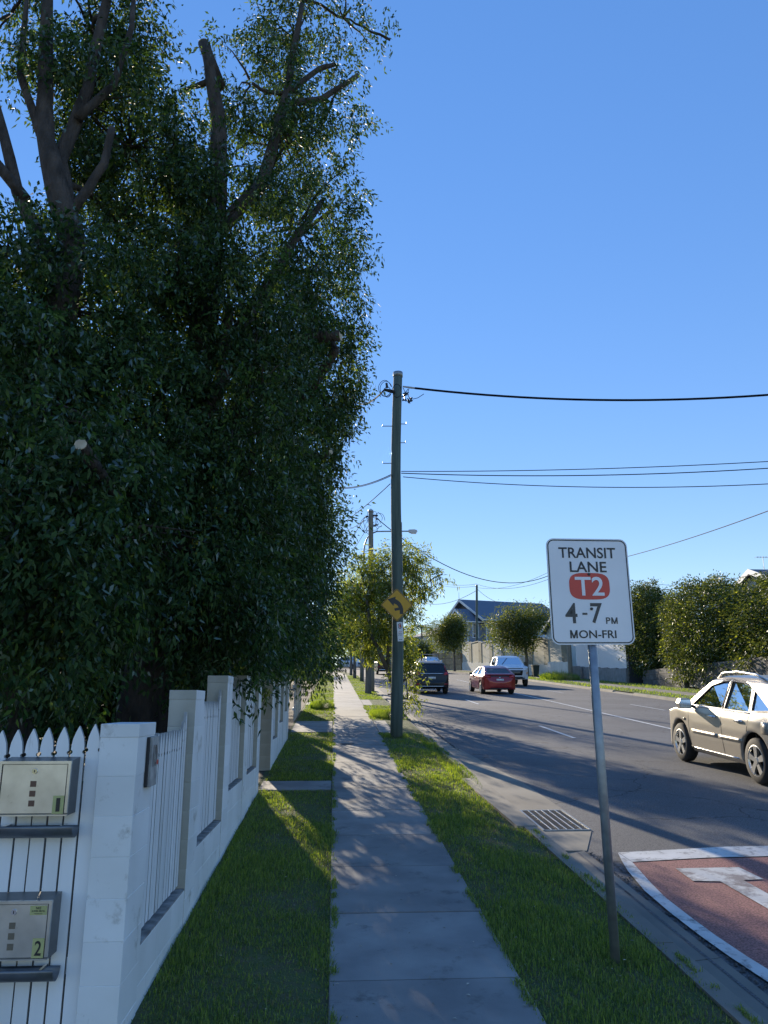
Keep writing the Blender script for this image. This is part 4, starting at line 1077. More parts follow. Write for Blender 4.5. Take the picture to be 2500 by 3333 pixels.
# street trees on the near verge
def street_tree(label, base, h, blobs, nc, per, seed, r0=.09, leafm=streetleaf, L=.14, W=.035, lean=(0, 0), group='street trees', spread=.26, barkm=barkgrey, cat='tree', trunk_h=.45):
    b = Vector(base); top = b + Vector((lean[0], lean[1], h * .75))
    mid = b.lerp(top, .5) + Vector((lean[0] * .15, 0, 0))
    tr = [([b - Vector((0, 0, .2)), b.lerp(mid, .5), mid, mid.lerp(top, .5), top], [r0 * 1.25, r0, r0 * .8, r0 * .55, r0 * .25])]
    return tree('street_tree', label, b, tr, blobs, nc, per, L, W, leafm, barkm, seed, spread, group, .35, 30, .45, cat=cat)
s1 = Vector((2.0, 26.2, G(26.2)))
t1 = tree('street_tree', 'nearest street tree with loose yellow green leaves behind the near pole', s1, [
    ([s1 - Vector((0, 0, .2)), s1 + Vector((-.02, 0, .9)), at(1262, 2180, 26.2), at(1235, 2120, 26), at(1210, 2070, 26), at(1195, 1960, 26), at(1205, 1860, 26)], [.11, .085, .08, .075, .065, .05, .02]),
    ([at(1262, 2180, 26.2), at(1265, 2100, 26.1), at(1280, 2000, 26), at(1320, 1900, 26), at(1345, 1830, 26)], [.07, .06, .05, .04, .015]),
    ([at(1280, 2010, 26), at(1340, 1960, 26), at(1420, 1900, 26)], [.04, .03, .012])],
    [blob(1180, 1900, 26.5, .95), blob(1150, 1980, 27, .85), blob(1240, 1860, 26, .85), blob(1250, 2000, 26, .95), blob(1200, 2080, 26.5, .8), blob(1330, 1820, 26, .65, wt=.8), blob(1350, 1880, 26, .8), blob(1300, 1950, 25.5, .85), blob(1400, 1890, 25.5, .5, wt=.7), blob(1440, 1870, 25.3, .32, wt=.6), blob(1325, 2010, 26, .5, wt=.8), blob(1140, 2080, 28, .7), blob(1318, 2130, 25.6, .42, wt=2.5), blob(1322, 2210, 25.4, .45, wt=2.8), blob(1326, 2275, 25.2, .34, wt=3.0), blob(1262, 2260, 25.5, .2, wt=1.5)],
    2150, 15, .155, .038, streetleaf, barkgrey, 201, .18, 'street trees', .15, 90, twig=.34, thr=(-.9, -.7, -.5))
sb = onground(1198, 2256)
street_tree('street tree with a dark straight trunk just before the grey pole', sb, 6.0, [blob(1190, 2000, 39, 1.5), blob(1145, 2030, 39.5, 1.2), blob(1230, 2060, 39, 1.1), blob(1165, 1930, 40, 1.2), blob(1150, 2065, 39, .7)], 330, 24, 202, .14)
sb = onground(1154, 2207)
street_tree('slender street tree beyond the steel street light', sb, 6.6, [blob(1150, 2020, 64, 1.9), blob(1120, 2060, 64, 1.3), blob(1175, 2065, 64, 1.3)], 260, 22, 203, .12, L=.22, W=.06, spread=.4)
sb = onground(1143, 2197)
street_tree('slender street tree farthest up the near verge', sb, 6.5, [blob(1130, 2035, 74, 2.0), blob(1100, 2070, 75, 1.5), blob(1100, 2010, 76, 2.2)], 240, 22, 204, .12, L=.25, W=.07, spread=.45)
# trees on the far side
def dome(cx, cy, cz, r, n, rnd, fl=.75):
    out = []
    for k in range(n):
        a = rnd.uniform(0, 6.28); q = math.sqrt(rnd.uniform(0, 1)) * .75
        out.append((cx + r * q * math.cos(a), cy + r * q * math.sin(a), cz + r * fl * rnd.uniform(-.65, .65), r * .48, r * .48, r * .42, 1))
    return out
rn = random.Random(9)
c_ = at(1468, 2060, 91); street_tree('round dark street tree in front of the grey house', (14.1, 91, G(91)), 6.0, dome(c_.x, 91, c_.z, 2.55, 12, rn, .95), 700, 24, 205, .13, darkleaf, .22, .085, spread=.36, group='far street trees')
c_ = at(1700, 2040, 71); street_tree('broad dark street tree beside the cream fence', (17.7, 71, G(71)), 5.8, dome(c_.x, 71, c_.z, 2.9, 10, rn, .78) + [blob(1660, 1990, 71, .9), blob(1620, 2030, 71, .8), blob(1780, 2000, 71, 1.0)], 800, 24, 206, .16, darkleaf, .19, .075, spread=.32, group='far street trees')
# clipped hedge trees above the stone wall
def hedge_tree(label, x0, x1, y0, y1, z0, z1, nc, per, seed, trunk, light=.05):
    r = np.random.default_rng(seed)
    cx_, cy_, cz_ = (x0 + x1) / 2, (y0 + y1) / 2, (z0 + z1) / 2
    d = r.normal(0, 1, (nc, 3)); d /= (np.abs(d) ** 3.2).sum(1, keepdims=True) ** (1 / 3.2)
    q = r.uniform(0, 1, nc) ** .28
    wob = 1 + .06 * np.sin(d[:, 0] * 7 + seed) + .06 * np.sin(d[:, 2] * 9 + d[:, 1] * 5)
    c = np.array([cx_, cy_, cz_]) + d * (q * wob)[:, None] * np.array([(x1 - x0) / 2, (y1 - y0) / 2, (z1 - z0) / 2])
    base = Vector((trunk[0], trunk[1], G(trunk[1]) + .5)); t = empty('hedge_tree', base); tag(t, label, 'hedge', 'clipped hedge trees')
    pos, di, l, w_ = spray(c, d, per, .17, .15, .075, r, .25, .7)
    k = r.uniform(0, 1, len(pos)) < light
    link('crown', leaf_mesh('crown', pos[~k] - np.array(base), di[~k], l[~k], w_[~k], hedgeleaf, seed), t)
    link('crown', leaf_mesh('crown', pos[k] - np.array(base), di[k], l[k], w_[k], streetleaf, seed + 1), t)
    b = MB(); b.tube([(0, 0, -.6), (.1, 0, 1.2), (.0, .1, z1 - base.z - 1.5)], [.14, .11, .04], 8); b.build('trunk', barkgrey, t, True)
hedge_tree('narrow clipped hedge tree directly right of the transit sign', 20.6, 23.3, 50.2, 56.5, 3.9, 10.0, 2200, 18, 301, (21.8, 53))
hedge_tree('large clipped hedge tree with a pale sunlit left side', 20.2, 24.2, 40.8, 48.2, 3.0, 8.95, 3000, 18, 302, (22.2, 45), .12)
hedge_tree('big dark clipped hedge tree behind the gold car', 20.6, 26.0, 32.5, 42.4, 2.8, 8.35, 4000, 18, 303, (23, 38))
hedge_tree('clipped hedge tree at the far right edge', 20.8, 27.0, 25, 34.5, 2.4, 7.9, 2500, 16, 304, (23.5, 30))
hedge_tree('hedge tree standing behind the narrow one', 22.5, 27.5, 55.8, 62, 5.4, 9.9, 1500, 14, 305, (24.5, 59))
# palms and far trees
def palm(label, base, h, seed, nf=13, fl=2.9):
    r = np.random.default_rng(seed); b = Vector(base); t = empty('palm_tree', b); tag(t, label, 'palm', 'palms')
    m_ = MB(); m_.tube([(0, 0, -.3), (.1, 0, h * .5), (0, 0, h)], [.17, .13, .11], 10); m_.build('trunk', barkgrey, t, True)
    for k in range(nf):
        a = 2 * math.pi * k / nf + r.uniform(-.2, .2); el = r.uniform(.2, 1.25)
        pts = []
        for q in range(9):
            u = q / 8; x = fl * u * math.cos(el * (1 - .2 * u)); z = fl * u * math.sin(el) - 1.35 * fl * u * u * (.55 + .3 * math.cos(el))
            pts.append(Vector((x * math.cos(a), x * math.sin(a), h + z)))
        m_ = MB(); m_.tube(pts, [.035 - .003 * q for q in range(9)], 4); fo = m_.build('frond', palmleaf, t)
        pos, di = [], []
        for q in range(60):
            u = .15 + .85 * q / 60; i = min(int(u * 8), 7); p_ = pts[i].lerp(pts[i + 1], u * 8 - i)
            tg = (pts[i + 1] - pts[i]).normalized(); sd = tg.cross(Vector((0, 0, 1))).normalized() * (1 if q % 2 else -1)
            pos.append(p_); di.append((sd + tg * .5 + Vector((0, 0, -.35))).normalized())
        pos, di = np.array(pos), np.array(di)
        link('leaflets', leaf_mesh('leaflets', pos, di, np.full(60, .62), np.full(60, .055), palmleaf, seed + k), fo)
p_ = at(1372, 2045, 118); palm('feathery palm left of the grey house', (p_.x, 118, G(118)), p_.z - G(118), 401)
p_ = at(1345, 2085, 114); palm('lower feathery palm behind the round street tree', (p_.x, 114, G(114)), p_.z - G(114), 402, 11, 2.5)
def far_tree(label, x, y, h, r, seed, leafm=darkleaf, n=300):
    rnd = random.Random(seed); b = Vector((x, y, G(y)))
    bl = dome(x, y, b.z + h - r * .8, r, 8, rnd, .8) + dome(x, y, b.z + r * .75, r * .8, 3, rnd, .8)
    return street_tree(label, b, h * .8, bl, n, 20, seed, .18, leafm, .34, .16, group='distant trees', spread=.5)
far_tree('bushy tree at the street bend behind the far cars', -6, 128, 7.5, 4.2, 501)
far_tree('dark tree left of the bend beyond the far cars', -13, 122, 8.5, 4.4, 502)
far_tree('low tree behind the parked black truck', 4, 136, 6.0, 3.6, 503, streetleaf)
far_tree('green tree among the palms', 13.5, 126, 5.5, 3.0, 504, streetleaf)
far_tree('tree left of the palms beyond the bend', 9.0, 141, 6.5, 4.0, 505)
far_tree('dark shrubby tree below the palms', 12.4, 111, 3.4, 1.9, 506)
far_tree('tree in the yard beyond the paling fence', -8.5, 42, 5.6, 2.8, 507, figleaf, 420)
far_tree('tree behind the yard halfway up the near side', -7.5, 58, 5.5, 2.8, 508, darkleaf, 340)
far_tree('leafy tree at the inside of the bend', -6.5, 84, 7.5, 3.6, 509, streetleaf, 320)
far_tree('dark tree deeper in the yard at the bend', -12.5, 98, 8.0, 4.2, 510)
far_tree('tree behind the grey house on its left', 19, 132, 6.0, 3.2, 511)

# ------------------------------------------------------------------ vehicles
def booled(polys):
    """polys: list of (op, MB); returns a mesh of the combined solid"""
    obs = []
    for op, b in polys:
        o = bpy.data.objects.new('tmp', b.mesh('tmp', [], fix=True)); COL.objects.link(o); obs.append((op, o))
    root = obs[0][1]
    for op, o in obs[1:]:
        m_ = root.modifiers.new('b', 'BOOLEAN'); m_.operation = op; m_.object = o; m_.solver = 'EXACT'
    return root, [o for _, o in obs]
def inset(poly, d):
    """rough inward offset of a closed polygon given as (a,b)"""
    n = len(poly); area = sum(poly[i][0] * poly[(i + 1) % n][1] - poly[(i + 1) % n][0] * poly[i][1] for i in range(n))
    sg = 1 if area > 0 else -1; out = []
    for i in range(n):
        a, b, c = Vector(poly[i - 1]), Vector(poly[i]), Vector(poly[(i + 1) % n])
        n1 = Vector((-(b - a).y, (b - a).x)).normalized() * sg; n2 = Vector((-(c - b).y, (c - b).x)).normalized() * sg
        v = n1 + n2; l = v.length
        if l < .2: out.append(tuple(b + n1 * d)); continue
        v = v / l; out.append(tuple(b + v * (d / max(.35, v.dot(n1)))))
    return out
def vehicle(name, label, cat, loc, heading, spec, paint, voxel=.03, group='cars on the road', smooth_it=7, detail=True):
    """local axes: +y forward, x to the right, z up; heading turns it about z"""
    h_ = math.radians(heading)
    fwd = Vector((-math.sin(h_), math.cos(h_)))
    t = empty(name, loc); tag(t, label, cat, group)
    t.rotation_euler = (math.atan(SLOPE * fwd.y), math.atan(SLOPE * math.sin(h_)) * -1, h_)
    S_ = spec; side, W2 = S_['side'], S_['w'] / 2
    sec = S_['sec']; secf = [(x, z) for x, z in sec] + [(-x, z) for x, z in sec[::-1]]
    pl_ = S_['plan']; planf = [(x, y) for x, y in pl_] + [(-x, y) for x, y in pl_[::-1]]
    sx = lambda a, b, d: (d, a, b); fx_ = lambda a, b, d: (a, d, b); tx = lambda a, b, d: (a, b, d)
    B = [('BASE', MB().prism(side, sx, -1.3, 1.3)), ('INTERSECT', MB().prism(secf, fx_, -3.6, 3.6)), ('INTERSECT', MB().prism(planf, tx, -.5, 3.0))]
    # cabin hollow
    cab = S_['cabin']
    def hollow(dz=0):
        ins = inset(cab, .055)
        return ins
    secin = [(max(0, x - .06), z - (.04 if z > 1.0 else 0)) for x, z in sec]; secin = secin + [(-x, z) for x, z in secin[::-1]]
    r1, os1 = booled([('BASE', MB().prism(inset(cab, .05), sx, -1.2, 1.2)), ('INTERSECT', MB().prism(secin, fx_, -3.5, 3.5))])
    dg = bpy.context.evaluated_depsgraph_get(); cavm = bpy.data.meshes.new_from_object(r1.evaluated_get(dg))
    for o in os1: bpy.data.objects.remove(o)
    cav = MB(); cav.v = [tuple(v.co) for v in cavm.vertices]; cav.f = [tuple(p_.vertices) for p_ in cavm.polygons]; cav.mi = [0] * len(cav.f)
    B.append(('DIFFERENCE', cav))
    for q in S_['swin']: B.append(('DIFFERENCE', MB().prism(q, sx, -1.25, 1.25)))
    for q, y0, y1 in S_['fwin']: B.append(('DIFFERENCE', MB().prism(q, fx_, y0, y1)))
    if 'tub' in S_: B.append(('DIFFERENCE', MB().prism(S_['tub'], sx, -W2 + .09, W2 - .09)))
    R_ = S_['wr']
    for yw in S_['axles']:
        for sd in (-1, 1):
            c = MB(); c.tube([(sd * (W2 - .30), yw, R_ + .01), (sd * (W2 + .3), yw, R_ + .01)], R_ + .065, 28); B.append(('DIFFERENCE', c))
    root, obs = booled(B)
    m_ = root.modifiers.new('r', 'REMESH'); m_.mode = 'VOXEL'; m_.voxel_size = voxel; m_.adaptivity = 0
    m_ = root.modifiers.new('s', 'SMOOTH'); m_.factor = .5; m_.iterations = smooth_it
    dg = bpy.context.evaluated_depsgraph_get(); me = bpy.data.meshes.new_from_object(root.evaluated_get(dg))
    for o in obs: bpy.data.objects.remove(o)
    me.polygons.foreach_set('use_smooth', [True] * len(me.polygons)); me.materials.clear(); me.materials.append(paint); me.name = 'body'
    body = link('body', me, t)
    bv = BVHTree.FromPolygons([v.co[:] for v in me.vertices], [p_.vertices[:] for p_ in me.polygons])
    def cast(ax, a, b):
        if ax == 'rear': o_, d_ = Vector((a, -5, b)), Vector((0, 1, 0))
        elif ax == 'front': o_, d_ = Vector((a, 5, b)), Vector((0, -1, 0))
        elif ax == 'left': o_, d_ = Vector((-4, a, b)), Vector((1, 0, 0))
        elif ax == 'right': o_, d_ = Vector((4, a, b)), Vector((-1, 0, 0))
        else: o_, d_ = Vector((a, b, 5)), Vector((0, 0, -1))
        h, n_, i, dist = bv.ray_cast(o_, d_)
        return (h, n_, d_) if h is not None else None
    def patch(nm, ax, quad, m2, off=.008, nu=5, nv=3, parent=t):
        b = MB(); g = []
        for j in range(nv + 1):
            for i in range(nu + 1):
                u, v = i / nu, j / nv
                a = (quad[0][0] * (1 - u) + quad[1][0] * u) * (1 - v) + (quad[3][0] * (1 - u) + quad[2][0] * u) * v
                c = (quad[0][1] * (1 - u) + quad[1][1] * u) * (1 - v) + (quad[3][1] * (1 - u) + quad[2][1] * u) * v
                h = cast(ax, a, c); g.append(None if h is None else h[0] - h[2] * off)
        ok = [x for x in g if x is not None]
        if not ok: return None
        for i, x in enumerate(g):
            if x is None: g[i] = min(ok, key=lambda y_: 0)
        dd = {'rear': Vector((0, 1, 0)), 'front': Vector((0, -1, 0)), 'left': Vector((1, 0, 0)), 'right': Vector((-1, 0, 0)), 'top': Vector((0, 0, -1))}[ax]
        n1 = len(g); b.v = [tuple(x) for x in g] + [tuple(x + dd * .03) for x in g]
        w1 = nu + 1
        for j in range(nv):
            for i in range(nu): k = j * w1 + i; b.f.append((k, k + 1, k + w1 + 1, k + w1))
        rim = [i for i in range(w1)] + [j * w1 + nu for j in range(1, nv + 1)] + [nv * w1 + i for i in range(nu - 1, -1, -1)] + [j * w1 for j in range(nv - 1, 0, -1)]
        for i in range(len(rim)): a, c = rim[i], rim[(i + 1) % len(rim)]; b.f.append((a, c, n1 + c, n1 + a))
        b.mi = [0] * len(b.f)
        return b.build(nm, m2, parent, True, True)
    # glass: side panes follow the section's lean, front and rear panes the slope of the profile
    def sec_x(z):
        for (x0, z0), (x1, z1) in zip(sec[:-1], sec[1:]):
            if z0 <= z <= z1 and z1 > z0: return x0 + (x1 - x0) * (z - z0) / (z1 - z0)
        return sec[-1][0]
    gm = S_.get('glass', carglass)
    for q in S_['swin']:
        for sd in (-1, 1):
            b = MB(); qq = inset(q, -.012); b.v = [(sd * (sec_x(z) - .022), y, z) for y, z in qq]; b.f = [tuple(range(len(qq)))]; b.mi = [0]
            b.build('side_window', gm, t)
    if detail:
        for q in S_['swin']:
            for sd in (-1, 1):
                qo, qi = inset(q, -.038), inset(q, .006); n_ = len(q)
                b = MB(); b.v = [(sd * (sec_x(z) + .003), y, z) for y, z in qo] + [(sd * (sec_x(z) + .004), y, z) for y, z in qi]
                b.v += [(sd * (sec_x(z) - .03), y, z) for y, z in qi]
                b.f = [(i, (i + 1) % n_, n_ + (i + 1) % n_, n_ + i) for i in range(n_)] + [(n_ + i, n_ + (i + 1) % n_, 2 * n_ + (i + 1) % n_, 2 * n_ + i) for i in range(n_)]; b.mi = [0] * len(b.f)
                b.build('window_trim', black, t, fix=True)
    for k, (q, y0, y1) in enumerate(S_['fwin']):
        (ya, za), (yb, zb) = S_['fslope'][k]
        b = MB(); qq = inset(q, -.012)
        b.v = [(x, ya + (yb - ya) * (z - za) / (zb - za) + (-.025 if y1 > 0 else .025), z) for x, z in qq]; b.f = [tuple(range(len(qq)))]; b.mi = [0]
        b.build('windscreen' if y1 > 0 else 'rear_window', S_.get('rglass', gm) if y1 <= 0 else gm, t)
    # seats and dash
    if detail:
        ys = S_['seats']
        for y in ys:
            for x in ((-.37, .37) if y == ys[0] else (-.42, 0, .42)):
                b = MB(); b.prism([(y + .25, .45), (y + .27, .58), (y - .15, .60), (y - .34, 1.18), (y - .44, 1.18), (y - .30, .45)], sx, x - .2, x + .2)
                so = b.build('seat', seatm, t, fix=True)
                b = MB(); b.prism([(y - .36, 1.2), (y - .34, 1.36), (y - .42, 1.38), (y - .45, 1.2)], sx, x - .11, x + .11); b.build('headrest', seatm, so, fix=True)
        b = MB(); b.prism([(ys[0] + .55, .6), (ys[0] + .6, .95), (ys[0] + .95, .98), (ys[0] + 1.0, .6)], sx, -.68, .68); b.build('dashboard', seatm, t, fix=True)
    # wheels
    for yw in S_['axles']:
        for sd in (-1, 1):
            xo = sd * (W2 - .015); wd = .215; n = 28
            prof = [(0, R_ * .66), (.0, R_ * .9), (.03, R_ * .985), (.06, R_), (wd - .06, R_), (wd - .03, R_ * .985), (wd, R_ * .9), (wd, R_ * .66)]
            b = MB()
            for k in range(n):
                a = 2 * math.pi * k / n
                for dx, r_ in prof: b.v.append((-sd * dx, r_ * math.cos(a), r_ * math.sin(a)))
            m8 = len(prof)
            for k in range(n):
                k2 = (k + 1) % n
                for j in range(m8 - 1): b.f.append((k * m8 + j, k * m8 + j + 1, k2 * m8 + j + 1, k2 * m8 + j))
            b.mi = [0] * len(b.f)
            wo = b.build('wheel', rubber, t, True, True); wo.location = (xo, yw, R_)
            b = MB(); ro = R_ * .69; n2 = 30
            b.tube([(-sd * .07, 0, 0), (-sd * .085, 0, 0)], ro, 24, 1)
            for k in range(n2):
                a, a2 = 2 * math.pi * k / n2, 2 * math.pi * (k + 1) / n2
                for (d0, q0, d1, q1) in ((.002, ro, -.004, ro * .93), (-.004, ro * .93, .03, ro * .88)):
                    b.add([(-sd * d0, q0 * math.cos(a), q0 * math.sin(a)), (-sd * d0, q0 * math.cos(a2), q0 * math.sin(a2)), (-sd * d1, q1 * math.cos(a2), q1 * math.sin(a2)), (-sd * d1, q1 * math.cos(a), q1 * math.sin(a))], [(0, 1, 2, 3)])
            ns = S_.get('spokes', 5)
            for k in range(ns):
                a = 2 * math.pi * k / ns + .3; ca, sa = math.cos(a), math.sin(a)
                pts = []
                for (rr_, hw) in ((.04, .034), (ro * .93, .052)):
                    for s2 in (-1, 1): pts.append((rr_ * ca - s2 * hw * sa, rr_ * sa + s2 * hw * ca))
                (p0, p1, p2, p3) = pts
                b.hexa([(-sd * .045, *p0), (-sd * .045, *p1), (-sd * .045, *p3), (-sd * .045, *p2), (-sd * .005, *p0), (-sd * .005, *p1), (sd * .0, *p3), (sd * .0, *p2)])
            b.tube([(-sd * .05, 0, 0), (-sd * -.003, 0, 0)], .055, 14)
            b.build('rim', [alloy, black], wo, fix=True)
    return t, patch, cast
def xz(poly): return poly
SUVW = dict(
    w=1.845, wr=.36, axles=(1.43, -1.285), spokes=5, seats=(.25, -.75),
    side=[(2.30, .27), (2.37, .50), (2.34, .72), (2.16, .90), (1.70, .99), (1.22, 1.07), (.80, 1.34), (.40, 1.57), (.05, 1.655), (-.45, 1.68), (-1.05, 1.64), (-1.50, 1.56), (-1.62, 1.49), (-2.08, 1.12), (-2.28, .98), (-2.36, .66), (-2.34, .42), (-2.22, .30), (-1.2, .24), (1.3, .24)],
    sec=[(.0, .2), (.80, .2), (.885, .32), (.915, .55), (.9225, .78), (.91, .96), (.875, 1.06), (.69, 1.56), (.60, 1.64), (.40, 1.69), (0, 1.71)],
    plan=[(0, 2.42), (.45, 2.38), (.72, 2.24), (.86, 1.95), (.905, 1.5), (.9225, .8), (.9225, -1.0), (.905, -1.8), (.84, -2.15), (.7, -2.32), (.4, -2.39), (0, -2.4)],
    cabin=[(1.15, .38), (1.17, 1.05), (.80, 1.32), (.40, 1.545), (.05, 1.63), (-.45, 1.655), (-1.05, 1.615), (-1.50, 1.53), (-2.0, 1.12), (-2.12, .9), (-2.1, .5), (-.9, .38)],
    swin=[[(.92, 1.10), (.36, 1.475), (.0, 1.56), (-.22, 1.575), (-.20, 1.10)], [(-.29, 1.10), (-.31, 1.575), (-.75, 1.555), (-1.02, 1.49), (-1.10, 1.10)], [(-1.17, 1.12), (-1.12, 1.45), (-1.30, 1.37), (-1.72, 1.16)]],
    fwin=[([(.70, 1.13), (.56, 1.52), (-.56, 1.52), (-.70, 1.13)], .2, 2.2), ([(.62, 1.14), (.5, 1.46), (-.5, 1.46), (-.62, 1.14)], -2.6, -1.35)],
    fslope=[((1.22, 1.07), (.40, 1.57)), ((-2.08, 1.12), (-1.62, 1.49))])
gold = mat('champagne_paint', (.46, .415, .34), .36, .45, coat=.35, col2=(.44, .395, .325), scale=2)
redp = mat('red_paint', (.30, .012, .014), .3, .25, coat=.8)
navy = mat('dark_blue_paint', (.006, .0065, .008), .45, .0, coat=.15)
whitep = mat('white_car_paint', (.72, .72, .72), .35, 0, coat=.6)
blackp = mat('black_car_paint', (.012, .012, .013), .35, 0, coat=.5)
silverp = mat('silver_paint', (.5, .51, .52), .3, .6, coat=.6)
HR = -.1
yc_ = (15.164 + 12.465) / 2
gx_ = 6.74 + .9225 - .02
gc, patch, cast = vehicle('car', 'gold four wheel drive wagon passing at the right edge', 'car', (gx_, yc_ - .07, G(yc_) + HR + .006), 0.0, SUVW, gold, .02)
for sd, ax in ((-1, 'left'), (1, 'right')):
    for y0, y1 in ((.88, -.12), (-.16, -.92)):
        patch('side_moulding', ax, [(y0, .60), (y1, .60), (y1, .66), (y0, .66)], gold, .016, 8, 1)
    for y0 in (.06, -.86):
        patch('door_handle', ax, [(y0 + .12, .925), (y0 - .10, .925), (y0 - .10, .96), (y0 + .12, .96)], chrome, .03, 3, 1)
    for y0, y1 in ((1.02, .98), (-.235, -.27), (-1.13, -1.02)):
        patch('door_seam', ax, [(y0, 1.05), (y0 - .012, 1.05), (y1 - .012, .36), (y1, .36)], black, .002, 1, 8)
    patch('sill_trim', ax, [(1.0, .31), (-.92, .31), (-.92, .335), (1.0, .335)], chrome, .012, 10, 1)
    patch('belt_trim', ax, [(.98, 1.075), (-1.15, 1.078), (-1.15, 1.093), (.98, 1.09)], chrome, .006, 12, 1)
    patch('side_repeater', ax, [(1.22, .80), (1.14, .80), (1.14, .84), (1.22, .84)], black, .012, 1, 1)
    patch('pillar_trim', ax, [(-.205, 1.10), (-.30, 1.10), (-.315, 1.565), (-.215, 1.57)], black, .006, 2, 6)
    patch('pillar_trim', ax, [(-1.09, 1.11), (-1.18, 1.12), (-1.13, 1.44), (-1.03, 1.48)], black, .006, 2, 6)
    patch('fuel_flap', ax, [(-1.52, .80), (-1.72, .80), (-1.72, .98), (-1.52, .98)], gold, .006, 2, 2) if sd < 0 else None
    b = MB(); x0 = sd * .62
    b.tube([(x0, .30, 1.60), (x0, .12, 1.70), (x0, -.4, 1.735), (x0, -1.0, 1.70), (x0, -1.35, 1.60)], .02, 8); b.build('roof_rail', alloy, gc, True)
    b = MB(); b.prism([(0, 0), (.0, .15), (.05, .19), (.20, .18), (.24, .1), (.22, .0)], lambda a, z, d: (sd * (.93 + a), d, 1.03 + z), .80, .93); mo = b.build('wing_mirror', gold, gc, fix=True)
    b = MB(); b.add([(sd * .95, .797, 1.05), (sd * 1.14, .797, 1.05), (sd * 1.15, .797, 1.19), (sd * .95, .797, 1.19)], [(0, 1, 2, 3)]); b.build('mirror_glass', chrome, mo)
    b = MB(); b.tube([(sd * .84, .86, 1.06), (sd * .95, .86, 1.08)], .03, 6); b.build('mirror_arm', black, gc)
for sd in (-1, 1): patch('tail_light', 'rear', [(sd * .62, .92), (sd * .86, .92), (sd * .84, 1.10), (sd * .62, 1.08)], taillight, .012, 3, 3)
patch('number_plate', 'rear', [(-.19, .62), (.19, .62), (.19, .74), (-.19, .74)], plate, .012, 1, 1)

HATCH = dict(
    w=1.77, wr=.32, axles=(1.32, -1.27), spokes=6, seats=(.2, -.65), rglass=darkglass, glass=carglass,
    side=[(2.08, .24), (2.15, .45), (2.10, .66), (1.90, .78), (1.15, .96), (.70, 1.18), (.10, 1.40), (-.35, 1.46), (-.85, 1.43), (-1.25, 1.33), (-1.88, 1.06), (-1.98, 1.02), (-2.06, .82), (-2.14, .62), (-2.13, .36), (-2.03, .25), (-1.2, .2), (1.2, .2)],
    sec=[(.0, .17), (.74, .17), (.845, .28), (.875, .5), (.885, .7), (.865, .88), (.83, .95), (.62, 1.36), (.5, 1.44), (0, 1.48)],
    plan=[(0, 2.18), (.4, 2.13), (.66, 2.0), (.82, 1.7), (.87, 1.2), (.885, .4), (.885, -1.0), (.88, -1.6), (.82, -1.98), (.6, -2.1), (0, -2.16)],
    cabin=[(1.05, .35), (1.08, .95), (.70, 1.155), (.10, 1.375), (-.35, 1.435), (-.85, 1.405), (-1.25, 1.3), (-1.8, 1.04), (-1.9, .8), (-1.88, .5), (-.8, .35)],
    swin=[[(.95, .99), (.15, 1.335), (-.25, 1.37), (-.22, .97)], [(-.3, .97), (-.33, 1.37), (-.75, 1.345), (-1.2, 1.12), (-1.15, 1.0)]],
    fwin=[([(.66, 1.0), (.52, 1.36), (-.52, 1.36), (-.66, 1.0)], .1, 2.2), ([(.62, 1.08), (.5, 1.31), (-.5, 1.31), (-.62, 1.08)], -2.5, -1.0)],
    fslope=[((1.15, .96), (.10, 1.40)), ((-1.88, 1.06), (-1.25, 1.33))])
cx_, cy_ = 8.5, 42.2
rc, patch, cast = vehicle('car', 'red hatchback driving away beside the centre line', 'car', (cx_, cy_, G(cy_) + HR), 2.0, HATCH, redp, .028)
for sd in (-1, 1): patch('tail_light', 'rear', [(sd * .48, .86), (sd * .87, .84), (sd * .85, 1.0), (sd * .5, .96)], taillight, .014, 4, 2)
patch('spoiler', 'rear', [(-.66, .985), (.66, .985), (.64, 1.03), (-.64, 1.03)], redp, .05, 6, 1)
patch('tailgate_glass', 'rear', [(-.56, .90), (.56, .90), (.6, .965), (-.6, .965)], winglass, .006, 6, 1)
patch('number_plate', 'rear', [(-.19, .70), (.19, .70), (.19, .80), (-.19, .80)], plate, .012, 1, 1)
patch('badge', 'rear', [(-.05, .84), (.05, .84), (.05, .89), (-.05, .89)], chrome, .014, 1, 1)
patch('bumper_insert', 'rear', [(-.6, .26), (.6, .26), (.66, .34), (-.66, .34)], black, .01, 6, 1)
for sd, ax in ((-1, 'left'), (1, 'right')):
    b = MB(); b.prism([(0, 0), (.0, .11), (.16, .12), (.18, .02)], lambda a, z, d: (sd * (.86 + a), d, .94 + z), .72, .84); b.build('wing_mirror', black, rc, fix=True)
    for y0 in (-.1, -1.0): patch('door_handle', ax, [(y0 + .1, .80), (y0 - .08, .80), (y0 - .08, .83), (y0 + .1, .83)], redp, .03, 2, 1)
    for y0 in (.92, -.26): patch('door_seam', ax, [(y0, .95), (y0 - .012, .95), (y0 - .012, .3), (y0, .3)], black, .002, 1, 6)

